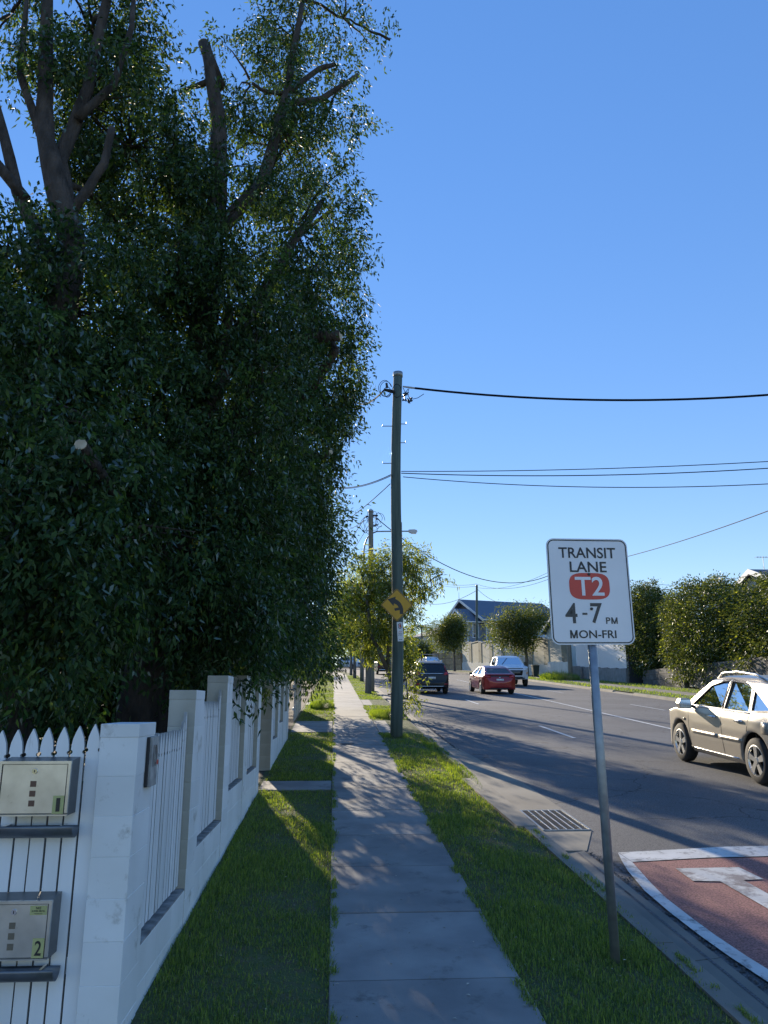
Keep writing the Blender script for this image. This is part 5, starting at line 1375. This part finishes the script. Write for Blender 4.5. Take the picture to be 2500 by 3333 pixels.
CROSS = dict(
    w=1.855, wr=.35, axles=(1.38, -1.28), spokes=5, seats=(.2, -.7), rglass=darkglass, glass=darkglass,
    side=[(2.22, .28), (2.31, .52), (2.28, .82), (2.05, .98), (1.25, 1.10), (.82, 1.36), (.38, 1.58), (0, 1.67), (-.5, 1.69), (-1.2, 1.66), (-1.72, 1.58), (-1.80, 1.51), (-2.08, 1.14), (-2.16, 1.02), (-2.22, .72), (-2.30, .58), (-2.28, .40), (-2.18, .30), (-1.2, .24), (1.2, .24)],
    sec=[(.0, .2), (.80, .2), (.89, .32), (.92, .55), (.9275, .8), (.91, 1.0), (.87, 1.08), (.68, 1.57), (.58, 1.65), (.4, 1.70), (0, 1.715)],
    plan=[(0, 2.34), (.45, 2.3), (.74, 2.14), (.87, 1.85), (.915, 1.3), (.9275, .5), (.9275, -1.3), (.915, -1.85), (.85, -2.15), (.65, -2.27), (0, -2.32)],
    cabin=[(1.18, .38), (1.2, 1.08), (.80, 1.34), (.38, 1.555), (0, 1.645), (-.5, 1.665), (-1.2, 1.635), (-1.70, 1.55), (-2.0, 1.14), (-2.06, .9), (-2.05, .5), (-.9, .38)],
    swin=[[(.95, 1.13), (.38, 1.49), (-.15, 1.58), (-.13, 1.12)], [(-.22, 1.12), (-.24, 1.58), (-.95, 1.57), (-1.0, 1.13)], [(-1.08, 1.14), (-1.04, 1.56), (-1.5, 1.5), (-1.7, 1.26)]],
    fwin=[([(.72, 1.15), (.58, 1.53), (-.58, 1.53), (-.72, 1.15)], .1, 2.2), ([(.70, 1.16), (.58, 1.49), (-.58, 1.49), (-.70, 1.16)], -2.6, -1.5)],
    fslope=[((1.25, 1.10), (.38, 1.58)), ((-2.08, 1.14), (-1.80, 1.51))])
cx_, cy_ = 5.06, 42.5
dc, patch, cast = vehicle('car', 'dark navy wagon driving away in the lane beside the street tree', 'car', (cx_, cy_, G(cy_) + HR), 0.0, CROSS, navy, .028)
for sd in (-1, 1):
    patch('tail_light', 'rear', [(sd * .60, .98), (sd * .90, .98), (sd * .86, 1.16), (sd * .68, 1.12)], taillight, .014, 4, 3)
    patch('pillar_light', 'rear', [(sd * .74, 1.16), (sd * .86, 1.14), (sd * .72, 1.46), (sd * .66, 1.46)], taillight, .012, 2, 4)
    patch('reflector', 'rear', [(sd * .62, .50), (sd * .86, .50), (sd * .86, .55), (sd * .62, .55)], taillight, .012, 3, 1)
    b = MB(); b.prism([(0, 0), (.0, .14), (.17, .15), (.2, .02)], lambda a, z, d: (sd * (.9 + a), d, 1.06 + z), .80, .92); b.build('wing_mirror', navy, dc, fix=True)
patch('chrome_strip', 'rear', [(-.62, 1.045), (.62, 1.045), (.62, 1.07), (-.62, 1.07)], chrome, .014, 8, 1)
patch('number_plate', 'rear', [(-.19, .78), (.19, .78), (.19, .89), (-.19, .89)], plate, .012, 1, 1)
patch('bumper_trim', 'rear', [(-.7, .40), (.7, .40), (.74, .43), (-.74, .43)], chrome, .014, 8, 1)
patch('bumper_insert', 'rear', [(-.66, .27), (.66, .27), (.7, .385), (-.7, .385)], black, .01, 8, 1)

UTE = dict(
    w=1.815, wr=.38, axles=(1.62, -1.38), spokes=6, seats=(.45, -.35), glass=darkglass, rglass=darkglass,
    side=[(2.48, .42), (2.62, .60), (2.60, .98), (2.48, 1.12), (1.30, 1.22), (.95, 1.44), (.58, 1.68), (.15, 1.78), (-.6, 1.77), (-.95, 1.70), (-1.05, 1.30), (-1.08, 1.16), (-2.60, 1.16), (-2.64, .62), (-2.5, .5), (-1.0, .36), (1.3, .36)],
    sec=[(.0, .33), (.78, .33), (.875, .42), (.90, .62), (.9075, .9), (.90, 1.1), (.86, 1.2), (.69, 1.68), (.58, 1.75), (0, 1.80)],
    plan=[(0, 2.66), (.5, 2.6), (.8, 2.4), (.895, 2.0), (.9075, 1.0), (.9075, -2.3), (.87, -2.55), (.6, -2.64), (0, -2.65)],
    cabin=[(1.25, .5), (1.28, 1.2), (.93, 1.42), (.56, 1.655), (.15, 1.755), (-.6, 1.745), (-.9, 1.68), (-1.0, 1.28), (-1.0, .5)],
    swin=[[(1.05, 1.24), (.52, 1.60), (.12, 1.68), (.14, 1.24)], [(.05, 1.24), (.03, 1.68), (-.55, 1.67), (-.75, 1.6), (-.78, 1.25)]],
    fwin=[([(.72, 1.26), (.58, 1.64), (-.58, 1.64), (-.72, 1.26)], .3, 2.2), ([(.66, 1.3), (.56, 1.6), (-.56, 1.6), (-.66, 1.3)], -1.5, -.7)],
    fslope=[((1.30, 1.22), (.58, 1.68)), ((-1.05, 1.30), (-.95, 1.70))],
    tub=[(-1.15, .7), (-1.15, 1.4), (-2.55, 1.4), (-2.55, .7)])
cx_, cy_ = 11.75, 51.8
wu, patch, cast = vehicle('pickup_truck', 'white twin cab ute coming towards the camera beside the red hatchback', 'ute', (cx_, cy_ + 1.0, G(cy_ + 1) + HR), 178.0, UTE, whitep, .03)
def uteface(patch, o, dark=blackp):
    patch('grille', 'front', [(-.42, .66), (.42, .66), (.50, 1.06), (-.50, 1.06)], dark, .012, 5, 3)
    patch('bonnet_guard', 'front', [(-.62, 1.07), (.62, 1.07), (.6, 1.14), (-.6, 1.14)], dark, .012, 5, 1)
    patch('bumper_insert', 'front', [(-.6, .46), (.6, .46), (.6, .58), (-.6, .58)], dark, .012, 5, 1)
    for sd in (-1, 1):
        patch('head_light', 'front', [(sd * .52, .92), (sd * .82, .92), (sd * .82, 1.04), (sd * .54, 1.02)], headlight, .014, 3, 2)
        patch('indicator', 'front', [(sd * .70, .72), (sd * .82, .72), (sd * .82, .86), (sd * .72, .86)], amber, .014, 2, 2)
    for sd in (-1, 1):
        b = MB(); b.prism([(0, 0), (.0, .2), (.18, .2), (.2, .02)], lambda a, z, d: (sd * (.9 + a), d, 1.2 + z), .85, .97); b.build('wing_mirror', dark, o, fix=True)
uteface(patch, wu)
wu.scale = (1.1, 1.1, 1.1)
for sd, ax in ((-1, 'left'), (1, 'right')):
    for y0 in (.1, -.8): patch('door_seam', ax, [(y0, 1.18), (y0 - .012, 1.18), (y0 - .012, .5), (y0, .5)], black, .002, 1, 6)
# white tray ute further up
p_ = Vector((11.0, 88.5, G(88.5) + HR))
tu, patch, cast = vehicle('pickup_truck', 'white tray back ute with a rack seen above the navy wagon', 'ute', p_, 186.0, UTE, whitep, .045, detail=False)
uteface(patch, tu, whitep)
b = MB(); b.box((0, -1.95, 1.2), (2.05, 2.3, .1)); b.build('tray', whitep, tu)
for x in (-1.0, 1.0):
    b = MB(); b.box((x, -1.95, 1.4), (.04, 2.3, .3)); b.build('tray_side', whitep, tu)
b = MB()
for x in (-.95, .95): b.tube([(x, -.85, 1.2), (x, -.85, 2.05)], .03, 6)
b.tube([(-.95, -.85, 2.05), (.95, -.85, 2.05)], .03, 6); b.build('ladder_rack', galv, tu)
# white four wheel drive coming round the bend
pw = Vector(P(109.0, 10.3)); pw.z += HR
wf, patch, cast = vehicle('car', 'white four wheel drive coming round the bend at the far left', 'car', pw, 192.0 + math.degrees((109 - 72) / 95.0), CROSS, whitep, .045, detail=False)
for sd in (-1, 1): patch('head_light', 'front', [(sd * .5, .82), (sd * .82, .82), (sd * .8, .98), (sd * .5, .94)], headlight, .014, 3, 2)
patch('grille', 'front', [(-.4, .62), (.4, .62), (.42, .9), (-.42, .9)], blackp, .012, 4, 3)
pw = Vector(P(112.0, 6.4)); pw.z += HR
df, patch, cast = vehicle('car', 'dark car with red tail lights half hidden by the hedge at the bend', 'car', pw, math.degrees((112 - 72) / 95.0), CROSS, blackp, .05, detail=False)
for sd in (-1, 1): patch('tail_light', 'rear', [(sd * .55, .95), (sd * .88, .95), (sd * .85, 1.12), (sd * .6, 1.1)], taillight, .014, 3, 2)
# parked black van
VAN = dict(CROSS); VAN.update(w=1.94, wr=.37, axles=(1.55, -1.5),
    side=[(2.42, .3), (2.5, .6), (2.46, .98), (2.2, 1.12), (1.5, 1.22), (.9, 1.78), (.5, 1.92), (-2.2, 1.95), (-2.42, 1.86), (-2.5, 1.0), (-2.52, .6), (-2.45, .42), (-1.2, .3), (1.2, .3)],
    sec=[(.0, .26), (.85, .26), (.94, .4), (.965, .8), (.96, 1.1), (.92, 1.25), (.84, 1.78), (.74, 1.93), (0, 1.97)],
    plan=[(0, 2.52), (.6, 2.46), (.88, 2.2), (.96, 1.7), (.97, 0), (.97, -2.35), (.9, -2.48), (0, -2.54)],
    cabin=[(1.45, .45), (1.45, 1.22), (.88, 1.74), (.5, 1.88), (-2.15, 1.9), (-2.34, 1.8), (-2.4, .6), (-1, .45)],
    swin=[[(1.2, 1.28), (.8, 1.7), (.2, 1.76), (.2, 1.28)], [(.08, 1.28), (.08, 1.76), (-1.0, 1.76), (-1.0, 1.28)], [(-1.1, 1.28), (-1.1, 1.76), (-2.05, 1.76), (-2.1, 1.3)]],
    fwin=[([(.78, 1.28), (.68, 1.72), (-.68, 1.72), (-.78, 1.28)], .5, 2.4), ([(.74, 1.25), (.68, 1.74), (-.68, 1.74), (-.74, 1.25)], -2.8, -2.2)],
    fslope=[((1.5, 1.22), (.9, 1.78)), ((-2.48, 1.25), (-2.43, 1.75))])
pv = Vector(P(80.5, 5.5)); pv.z += HR
vn, patch, cast = vehicle('van', 'black boxy van parked at the kerb beyond the grey pole', 'van', pv, math.degrees((80.5 - 72) / 95.0), VAN, blackp, .045, detail=False)
patch('number_plate', 'rear', [(-.2, .74), (.2, .74), (.2, .86), (-.2, .86)], plate, .012, 1, 1)
for sd in (-1, 1): patch('tail_light', 'rear', [(sd * .76, .76), (sd * .92, .76), (sd * .92, .86), (sd * .76, .86)], taillight, .012, 2, 2)
patch('roof_trim', 'rear', [(-.7, 1.84), (.7, 1.84), (.7, 1.89), (-.7, 1.89)], whitep, .012, 4, 1)
patch('rear_step', 'rear', [(-.8, .46), (.8, .46), (.8, .54), (-.8, .54)], chrome, .05, 5, 1)

# ------------------------------------------------------------------ garden shrubs behind the fence
def shrub(label, x, y, h, r, seed, n=330, leafm=figleaf, L=.13, W=.055, z=0.0):
    rnd = random.Random(seed); b = Vector((x, y, G(y) + z)); bl = []
    for k in range(7):
        a = rnd.uniform(0, 6.28); q = rnd.uniform(0, .55) * r
        bl.append((x + q * math.cos(a), y + q * math.sin(a), b.z + h * rnd.uniform(.3, .72), r * .6, r * .6, h * .32, 1))
    return tree('shrub', label, b, [([b - Vector((0, 0, .1)), b + Vector((.05, 0, h * .3)), b + Vector((0, .1, h * .6))], [.07, .05, .02])], bl, n, 24, L, W, leafm, barkgrey, seed, .26, 'garden shrubs behind the fence', .4, 10, .4, cat='shrub')
shrub('dark shrub in the garden left of the thick trunk', -4.6, 11.0, 3.4, 2.0, 601)
shrub('dark shrub in the garden right of the thick trunk', -2.9, 12.0, 3.0, 1.3, 602)
shrub('tall dark shrub deep in the garden at the left edge', -7.2, 11.5, 4.2, 2.4, 603)
shrub('dark shrub deep in the garden behind the trees', -6.0, 16.0, 4.2, 2.6, 604)
shrub('dark shrub behind the gate', -3.8, 17.0, 3.4, 1.6, 605)
shrub('dark shrub beside the paling fence', -3.4, 22.5, 2.6, 1.4, 606)
shrub('low leafy shrub behind the mailbox pickets', -4.1, 6.6, 1.5, .9, 607, 160, figleaf2)

# ------------------------------------------------------------------ houses and walls across the road
weather = mat('grey_weatherboard', (.27, .29, .34), .7, col2=(.24, .26, .31), scale=2, bump=.5, bscale=4, stretch=(.2, .2, 6))
darkgable = mat('dark_gable', (.06, .065, .08), .8)
roofm = mat('blue_grey_roof', (.10, .125, .17), .55, .1, col2=(.085, .11, .15), scale=3)
trimw = mat('white_trim', (.7, .71, .72), .6)
awn = mat('dark_awning', (.03, .035, .045), .8)
cream = mat('cream_panel', (.47, .46, .40), .7, col2=(.42, .41, .35), scale=2)
olive = mat('olive_panel', (.20, .20, .15), .7, col2=(.17, .17, .13), scale=2)
greywall = mat('grey_block_wall', (.27, .27, .27), .85, col2=(.2, .2, .2), scale=3, bump=.3)
stonem = mat('stone_block', (.13, .125, .12), .85, col2=(.08, .078, .075), scale=4, bump=.6, objrand=.25)
tanstone = mat('tan_stone', (.42, .30, .17), .85, col2=(.3, .2, .11), scale=3, bump=.5, objrand=.3)
whitewall = mat('white_render', (.68, .67, .63), .8, col2=(.6, .59, .55), scale=2)
def window(parent, o, u, n_, w_, h_, mull=1, name='window'):
    """o centre (local), u horizontal unit, n_ outward normal"""
    o, u, n_ = Vector(o), Vector(u), Vector(n_); up = Vector((0, 0, 1))
    def bar(cx_, cz_, ww, hh, d0, d1, m_, nm, par):
        b = MB(); c = o + u * cx_ + up * cz_
        p4 = [c - u * ww / 2 - up * hh / 2, c + u * ww / 2 - up * hh / 2, c + u * ww / 2 + up * hh / 2, c - u * ww / 2 + up * hh / 2]
        b.v = [tuple(q + n_ * d0) for q in p4] + [tuple(q + n_ * d1) for q in p4]
        b.f = [(3, 2, 1, 0), (4, 5, 6, 7), (0, 1, 5, 4), (1, 2, 6, 5), (2, 3, 7, 6), (3, 0, 4, 7)]; b.mi = [0] * 6
        return b.build(nm, m_, par, fix=True)
    f = bar(0, h_ / 2 - .06, w_, .12, .0, .09, trimw, name, parent)
    bar(0, -h_ / 2 + .06, w_ + .1, .12, .0, .1, trimw, 'sill', f)
    for k in range(mull + 1): bar(-w_ / 2 + .05 + (w_ - .1) * k / mull, 0, .1, h_ - .24, .0, .085, trimw, 'mullion', f)
    for k in range(mull):
        wd_ = (w_ - .1) / mull - .1
        bar(-w_ / 2 + .05 + (w_ - .1) * (k + .5) / mull, 0, wd_, h_ - .24, .01, .03, winglass, 'pane', f)
        bar(-w_ / 2 + .05 + (w_ - .1) * (k + .5) / mull, -.25 * h_ + .1, wd_, .06, .031, .06, trimw, 'transom', f)
def gable(parent, x0, x1, ya, yb, ze, zr, ov, ovx, m_=roofm, bm_=trimw, gm=darkgable):
    """ridge along x from x0 (front gable) to x1; eaves at ya and yb"""
    ym = (ya + yb) / 2; sl_ = (zr - ze) / (ym - ya); th = .12
    for sgn, e_ in ((-1, ya), (1, yb)):
        b = MB(); eo = e_ + sgn * ov; zo = ze - sl_ * ov
        b.hexa([(x0 - ovx, eo, zo), (x1 + .4, eo, zo), (x1 + .4, ym, zr), (x0 - ovx, ym, zr), (x0 - ovx, eo, zo + th), (x1 + .4, eo, zo + th), (x1 + .4, ym, zr + th), (x0 - ovx, ym, zr + th)])
        r_ = b.build('roof', m_, parent, fix=True)
        b = MB(); b.hexa([(x0 - ovx - .05, eo, zo - .2), (x0 - ovx, eo, zo - .2), (x0 - ovx, ym, zr - .2), (x0 - ovx - .05, ym, zr - .2), (x0 - ovx - .05, eo, zo + th + .03), (x0 - ovx, eo, zo + th + .03), (x0 - ovx, ym, zr + th + .03), (x0 - ovx - .05, ym, zr + th + .03)])
        b.build('barge_board', bm_, r_, fix=True)
        b = MB(); b.box(((x0 + x1) / 2 - ovx / 2, eo + sgn * .06, zo + .03), (x1 - x0 + ovx, .12, .14)); b.build('gutter', bm_, r_)
    b = MB(); b.add([(x0 + .005, ya, ze), (x0 + .005, yb, ze), (x0 + .005, ym, zr)], [(0, 2, 1)]); b.add([(x0 + .1, ya, ze), (x0 + .1, yb, ze), (x0 + .1, ym, zr)], [(0, 1, 2)])
    b.build('gable_end', gm, parent)
K = Vector((19.4, 98.0, G(98)))
HS = empty('house', K, (0, 0, math.radians(17))); tag(HS, 'two storey grey weatherboard house with blue grey gabled roof', 'house')
def hb(name, x0, x1, y0, y1, z0, z1, m_, par=HS):
    b = MB(); b.box(((x0 + x1) / 2, (y0 + y1) / 2, (z0 + z1) / 2), (x1 - x0, y1 - y0, z1 - z0)); return b.build(name, m_, par)
hb('wall', 0, 12, 0, 12.5, -1, 6.55, weather)
gable(HS, 0, 12, 0, 12.5, 6.55, 9.6, .6, .7)
hb('wall', -2.2, -.01, .9, 6.1, -1, 6.3, weather)
gable(HS, -2.2, .6, .9, 6.1, 6.3, 7.95, .4, .5, gm=weather)
b = MB(); b.tube([(-.7, 6.25, 9.6), (-.7, 6.25, 10.7)], [.05, .02], 6); b.build('finial', trimw, HS)
for y in (1.8, 3.5, 5.2): hb('gable_batten', -2.24, -2.2, y - .05, y + .05, 6.3, 6.3 + 1.45 - abs(y - 3.5) * .62, trimw)
window(HS, (-2.2, 3.5, 4.9), (0, -1, 0), (-1, 0, 0), 3.6, 2.2, 3)
window(HS, (-1.1, .9, 5.0), (1, 0, 0), (0, -1, 0), .9, 1.9, 1)
window(HS, (1.1, 0, 5.0), (1, 0, 0), (0, -1, 0), .8, 1.9, 1)
window(HS, (4.0, 0, 4.85), (1, 0, 0), (0, -1, 0), 2.8, 2.2, 3)
window(HS, (7.9, 0, 4.85), (1, 0, 0), (0, -1, 0), 2.6, 2.2, 3)
window(HS, (-.001, 9.2, 4.8), (0, -1, 0), (-1, 0, 0), 2.6, 2.0, 2)
window(HS, (-.001, 9.2, 1.9), (0, -1, 0), (-1, 0, 0), 2.0, 1.6, 2)
window(HS, (5.5, 0, 1.2), (1, 0, 0), (0, -1, 0), 5.2, 1.2, 4)
b = MB(); b.hexa([(2.3, -1.1, 2.0), (10, -1.1, 2.0), (10, -.02, 3.4), (2.3, -.02, 3.4), (2.3, -1.13, 2.05), (10, -1.13, 2.05), (10, -.05, 3.5), (2.3, -.05, 3.5)]); b.build('awning', awn, HS, fix=True)
hb('corner_board', -.03, .12, -.03, .12, 0, 6.5, trimw); hb('corner_board', -2.23, -2.1, .87, 1.0, 0, 6.2, trimw)
for y in (.3, 1.0):
    b = MB(); b.hexa([(-.6, -.55, 5.95), (-.52, -.55, 5.95), (.0, -.02, 5.2), (-.08, -.02, 5.2), (-.6, -.55, 6.1), (-.52, -.55, 6.1), (.0, -.02, 5.35), (-.08, -.02, 5.35)]); b.build('eave_bracket', trimw, HS, fix=True)
# low annexe in front of the house
A = Vector((24.5, 91.5, G(91.5))); AN = empty('house', A, (0, 0, math.radians(12))); tag(AN, 'small low annexe with a white fascia beside the grey house', 'house')
hb('wall', 0, 6, 0, 4.5, -.5, 4.0, whitewall, AN)
b = MB(); b.hexa([(-.6, -.7, 4.0), (6.5, -.7, 4.0), (6.5, 5, 4.6), (-.6, 5, 4.6), (-.6, -.7, 4.15), (6.5, -.7, 4.15), (6.5, 5, 4.75), (-.6, 5, 4.75)]); b.build('roof', trimw, AN, fix=True)
window(AN, (1.8, 0, 3.0), (1, 0, 0), (0, -1, 0), 2.4, 1.2, 2)
# white balcony building left of the house
D = Vector((15.6, 117.0, G(117))); DK = empty('house', D, (0, 0, math.radians(25))); tag(DK, 'pale house with a white balcony behind the round street tree', 'house')
hb('wall', 0, 8, 0, 8, -1, 5.0, whitewall, DK)
b = MB(); b.add([(-.5, -.5, 5.0), (8.5, -.5, 5.0), (8.5, 8.5, 5.0), (-.5, 8.5, 5.0), (4, 4, 7.0)], [(0, 1, 4), (1, 2, 4), (2, 3, 4), (3, 0, 4), (3, 2, 1, 0)]); b.build('roof', roofm, DK)
hb('balcony_floor', -2.2, -.02, 0, 4, 2.4, 2.6, trimw, DK)
for y in (0.05, 3.95): hb('balcony_post', -2.15, -2.0, y - .07, y + .07, -1, 3.7, trimw, DK)
for k in range(5): hb('balustrade_panel', -2.15, -2.1, .1 + k * .78, .1 + k * .78 + .7, 2.65, 3.6, trimw, DK)
window(DK, (-.001, 2, 3.6), (0, -1, 0), (-1, 0, 0), 1.6, 1.6, 2)
# houses behind the sign and at the right edge
R2 = Vector((25.5, 80, G(80) + .6)); H2_ = empty('house', R2, (0, 0, math.radians(5))); tag(H2_, 'house with a blue roof mostly hidden behind the transit sign', 'house')
hb('wall', 0, 12, 0, 9, -1.5, 4.6, whitewall, H2_); gable(H2_, 0, 12, 0, 9, 4.6, 6.4, .6, .6, gm=whitewall)
window(H2_, (-.001, 4.5, 3.2), (0, -1, 0), (-1, 0, 0), 2.4, 1.6, 2); window(H2_, (4, 0, 3.2), (1, 0, 0), (0, -1, 0), 2.4, 1.6, 2)
R3 = Vector((28.0, 44, G(44) + 1.2)); H3_ = empty('house', R3, (0, 0, 0)); tag(H3_, 'white house with a grey roof and aerial at the right edge', 'house')
hb('wall', 0, 9, 0, 10, -1.5, 4.7, whitewall, H3_); gable(H3_, 0, 9, 0, 10, 4.7, 6.6, .5, .5, m_=mat('grey_roof', (.13, .13, .135), .6), gm=whitewall)
window(H3_, (-.001, 3, 3.4), (0, -1, 0), (-1, 0, 0), 2.0, 1.5, 2); window(H3_, (3, 0, 3.4), (1, 0, 0), (0, -1, 0), 2.0, 1.5, 2)
b = MB(); b.tube([(.6, 5, 6.4), (.6, 5, 7.6)], .02, 5); b.tube([(.1, 5, 7.55), (1.2, 5, 7.55)], .015, 5)
for k in range(6): b.tube([(.15 + k * .19, 4.75, 7.55), (.15 + k * .19, 5.25, 7.55)], .01, 4)
b.build('aerial', galv, H3_)

def fence_run(name, label, cat, a, b_, group=None):
    a, b_ = Vector((a[0], a[1], 0)), Vector((b_[0], b_[1], 0)); d = (b_ - a); L_ = d.length; d = d / L_
    t = empty(name, (a.x, a.y, G(a.y))); tag(t, label, cat, group)
    ang = math.atan2(d.y, d.x); O = Vector(t.location)
    def piece(nm, s0, s1, z0, z1, th, m_, off=0.0, par=None, abs_z=None):
        c = a + d * ((s0 + s1) / 2) + Vector((-d.y, d.x, 0)) * off
        g = G(c.y) if abs_z is None else abs_z
        b = MB(); b.box((c.x - O.x, c.y - O.y, g + (z0 + z1) / 2 - O.z), (s1 - s0, th, z1 - z0), 0, ang)
        return b.build(nm, m_, par or t)
    return t, L_, piece
t, L_, piece = fence_run('panel_fence', 'tall cream panel fence with olive inserts below the grey house', 'fence', (16.1, 97), (19.9, 64.5))
s_ = 0.0; k = 0
while s_ < L_ - .5:
    wd_ = 2.9 if k % 2 == 0 else 1.1
    e_ = min(L_, s_ + wd_)
    z0 = G((Vector((16.1, 97, 0)).lerp(Vector((19.9, 64.5, 0)), (s_ + e_) / 2 / L_)).y)
    piece('panel', s_ + .015, e_ - .015, 1.05, 3.35, .06 if k % 2 == 0 else .04, cream if k % 2 == 0 else olive, 0 if k % 2 == 0 else -.05)
    piece('base_block', s_ + .01, e_ - .01, -.3, 1.045, .2, whitewall)
    piece('capping', s_ + .01, e_ - .01, 3.36, 3.46, .16, whitewall)
    s_ = e_; k += 1
t, L_, piece = fence_run('batten_fence', 'white vertical batten fence on a grey base right of the sign post', 'fence', (20.1, 63.8), (20.7, 54.2))
for k in range(int(L_ / .16)): piece('batten', k * .16 + .01, k * .16 + .15, 1.0, 2.75, .03, trimw)
for k in range(6): piece('base_block', k * L_ / 6 + .006, (k + 1) * L_ / 6 - .006, -.3, .985, .2, greywall)
t, L_, piece = fence_run('dark_wall', 'dark side wall at the end of the batten fence', 'wall', (20.75, 54.0), (24.6, 53.6))
for k in range(4): piece('panel', k * L_ / 4 + .004, (k + 1) * L_ / 4 - .004, -.3, 1.95, .12, awn)
t, L_, piece = fence_run('stone_wall', 'low dark stone block wall below the clipped hedges', 'wall', (21.3, 52.6), (20.4, 20))
ztop = G(50) + 1.05; rnd = random.Random(4)
s_ = 0.0
for row in range(7):
    s_ = -.3 if row % 2 else 0.0
    while s_ < L_:
        wd_ = rnd.uniform(.55, .95); y_ = 52.6 - s_ * .999
        z1 = ztop - row * .33
        if z1 > G(y_) - .3 and not (7.0 < s_ + wd_ / 2 < 8.4):
            piece('stone', max(0, s_) + .008, s_ + wd_ - .008, z1 - .32, z1 - .006, .3 + rnd.uniform(-.02, .02), stonem, 0, None, 0.0)
        s_ += wd_
t, L_, piece = fence_run('metal_gate', 'narrow metal bar gate in the dark stone wall', 'gate', (21.05, 45.4), (21.0, 44.3))
for k in range(7): piece('bar', .1 + k * .15, .13 + k * .15, .1, 1.25, .025, galv)
for z_ in (.15, 1.2): piece('rail', .05, 1.08, z_, z_ + .04, .03, galv)
t, L_, piece = fence_run('tan_stone_wall', 'tan stone wall beside the cream fence', 'wall', (13.4, 105), (16.0, 97.3))
for row in range(3):
    for k in range(8):
        sh = .3 * (row % 2)
        if rnd.random() < .08 and row == 2: continue
        piece('stone', k * L_ / 8 + .01, (k + 1) * L_ / 8 - .02, row * .72 + (-.3 if row == 0 else .01), row * .72 + .7, .3 + rnd.uniform(-.03, .03), tanstone)
t, L_, piece = fence_run('rendered_wall', 'low white rendered wall behind the wheelie bin', 'wall', (18.8, 67.5), (19.4, 63.5))
for k in range(3): piece('wall_panel', k * L_ / 3, (k + 1) * L_ / 3 - .02, -.2, 1.35, .2, whitewall)
t, L_, piece = fence_run('block_pier', 'short grey block pier beside the white rendered wall', 'pier', (19.3, 62.4), (19.9, 62.3))
for k in range(5): piece('block', 0, L_, -.2 + k * .25, .04 + k * .25, .4, greywall)
# wheelie bin
bp_ = Vector((17.7, 68.0, G(68))); wb = empty('wheelie_bin', bp_); tag(wb, 'dark green wheelie bin on the far verge', 'bin')
b = MB(); b.hexa([(-.22, -.26, .08), (.22, -.26, .08), (.22, .26, .08), (-.22, .26, .08), (-.29, -.34, .95), (.29, -.34, .95), (.29, .34, .95), (-.29, .34, .95)]); binm = mat('bin_green', (.015, .03, .02), .5); b.build('body', binm, wb)
b = MB(); b.prism([(-.36, .955), (-.36, 1.0), (0, 1.08), (.36, 1.05), (.36, .955)], lambda a, z, d: (d, a, z), -.31, .31); b.build('lid', binm, wb, fix=True)
for x in (-.26, .26):
    b = MB(); b.tube([(x - .03, .24, .1), (x + .03, .24, .1)], .1, 14); b.build('wheel', rubber, wb)
b = MB(); b.tube([(-.25, .38, .98), (.25, .38, .98)], .018, 6); b.build('handle', binm, wb)
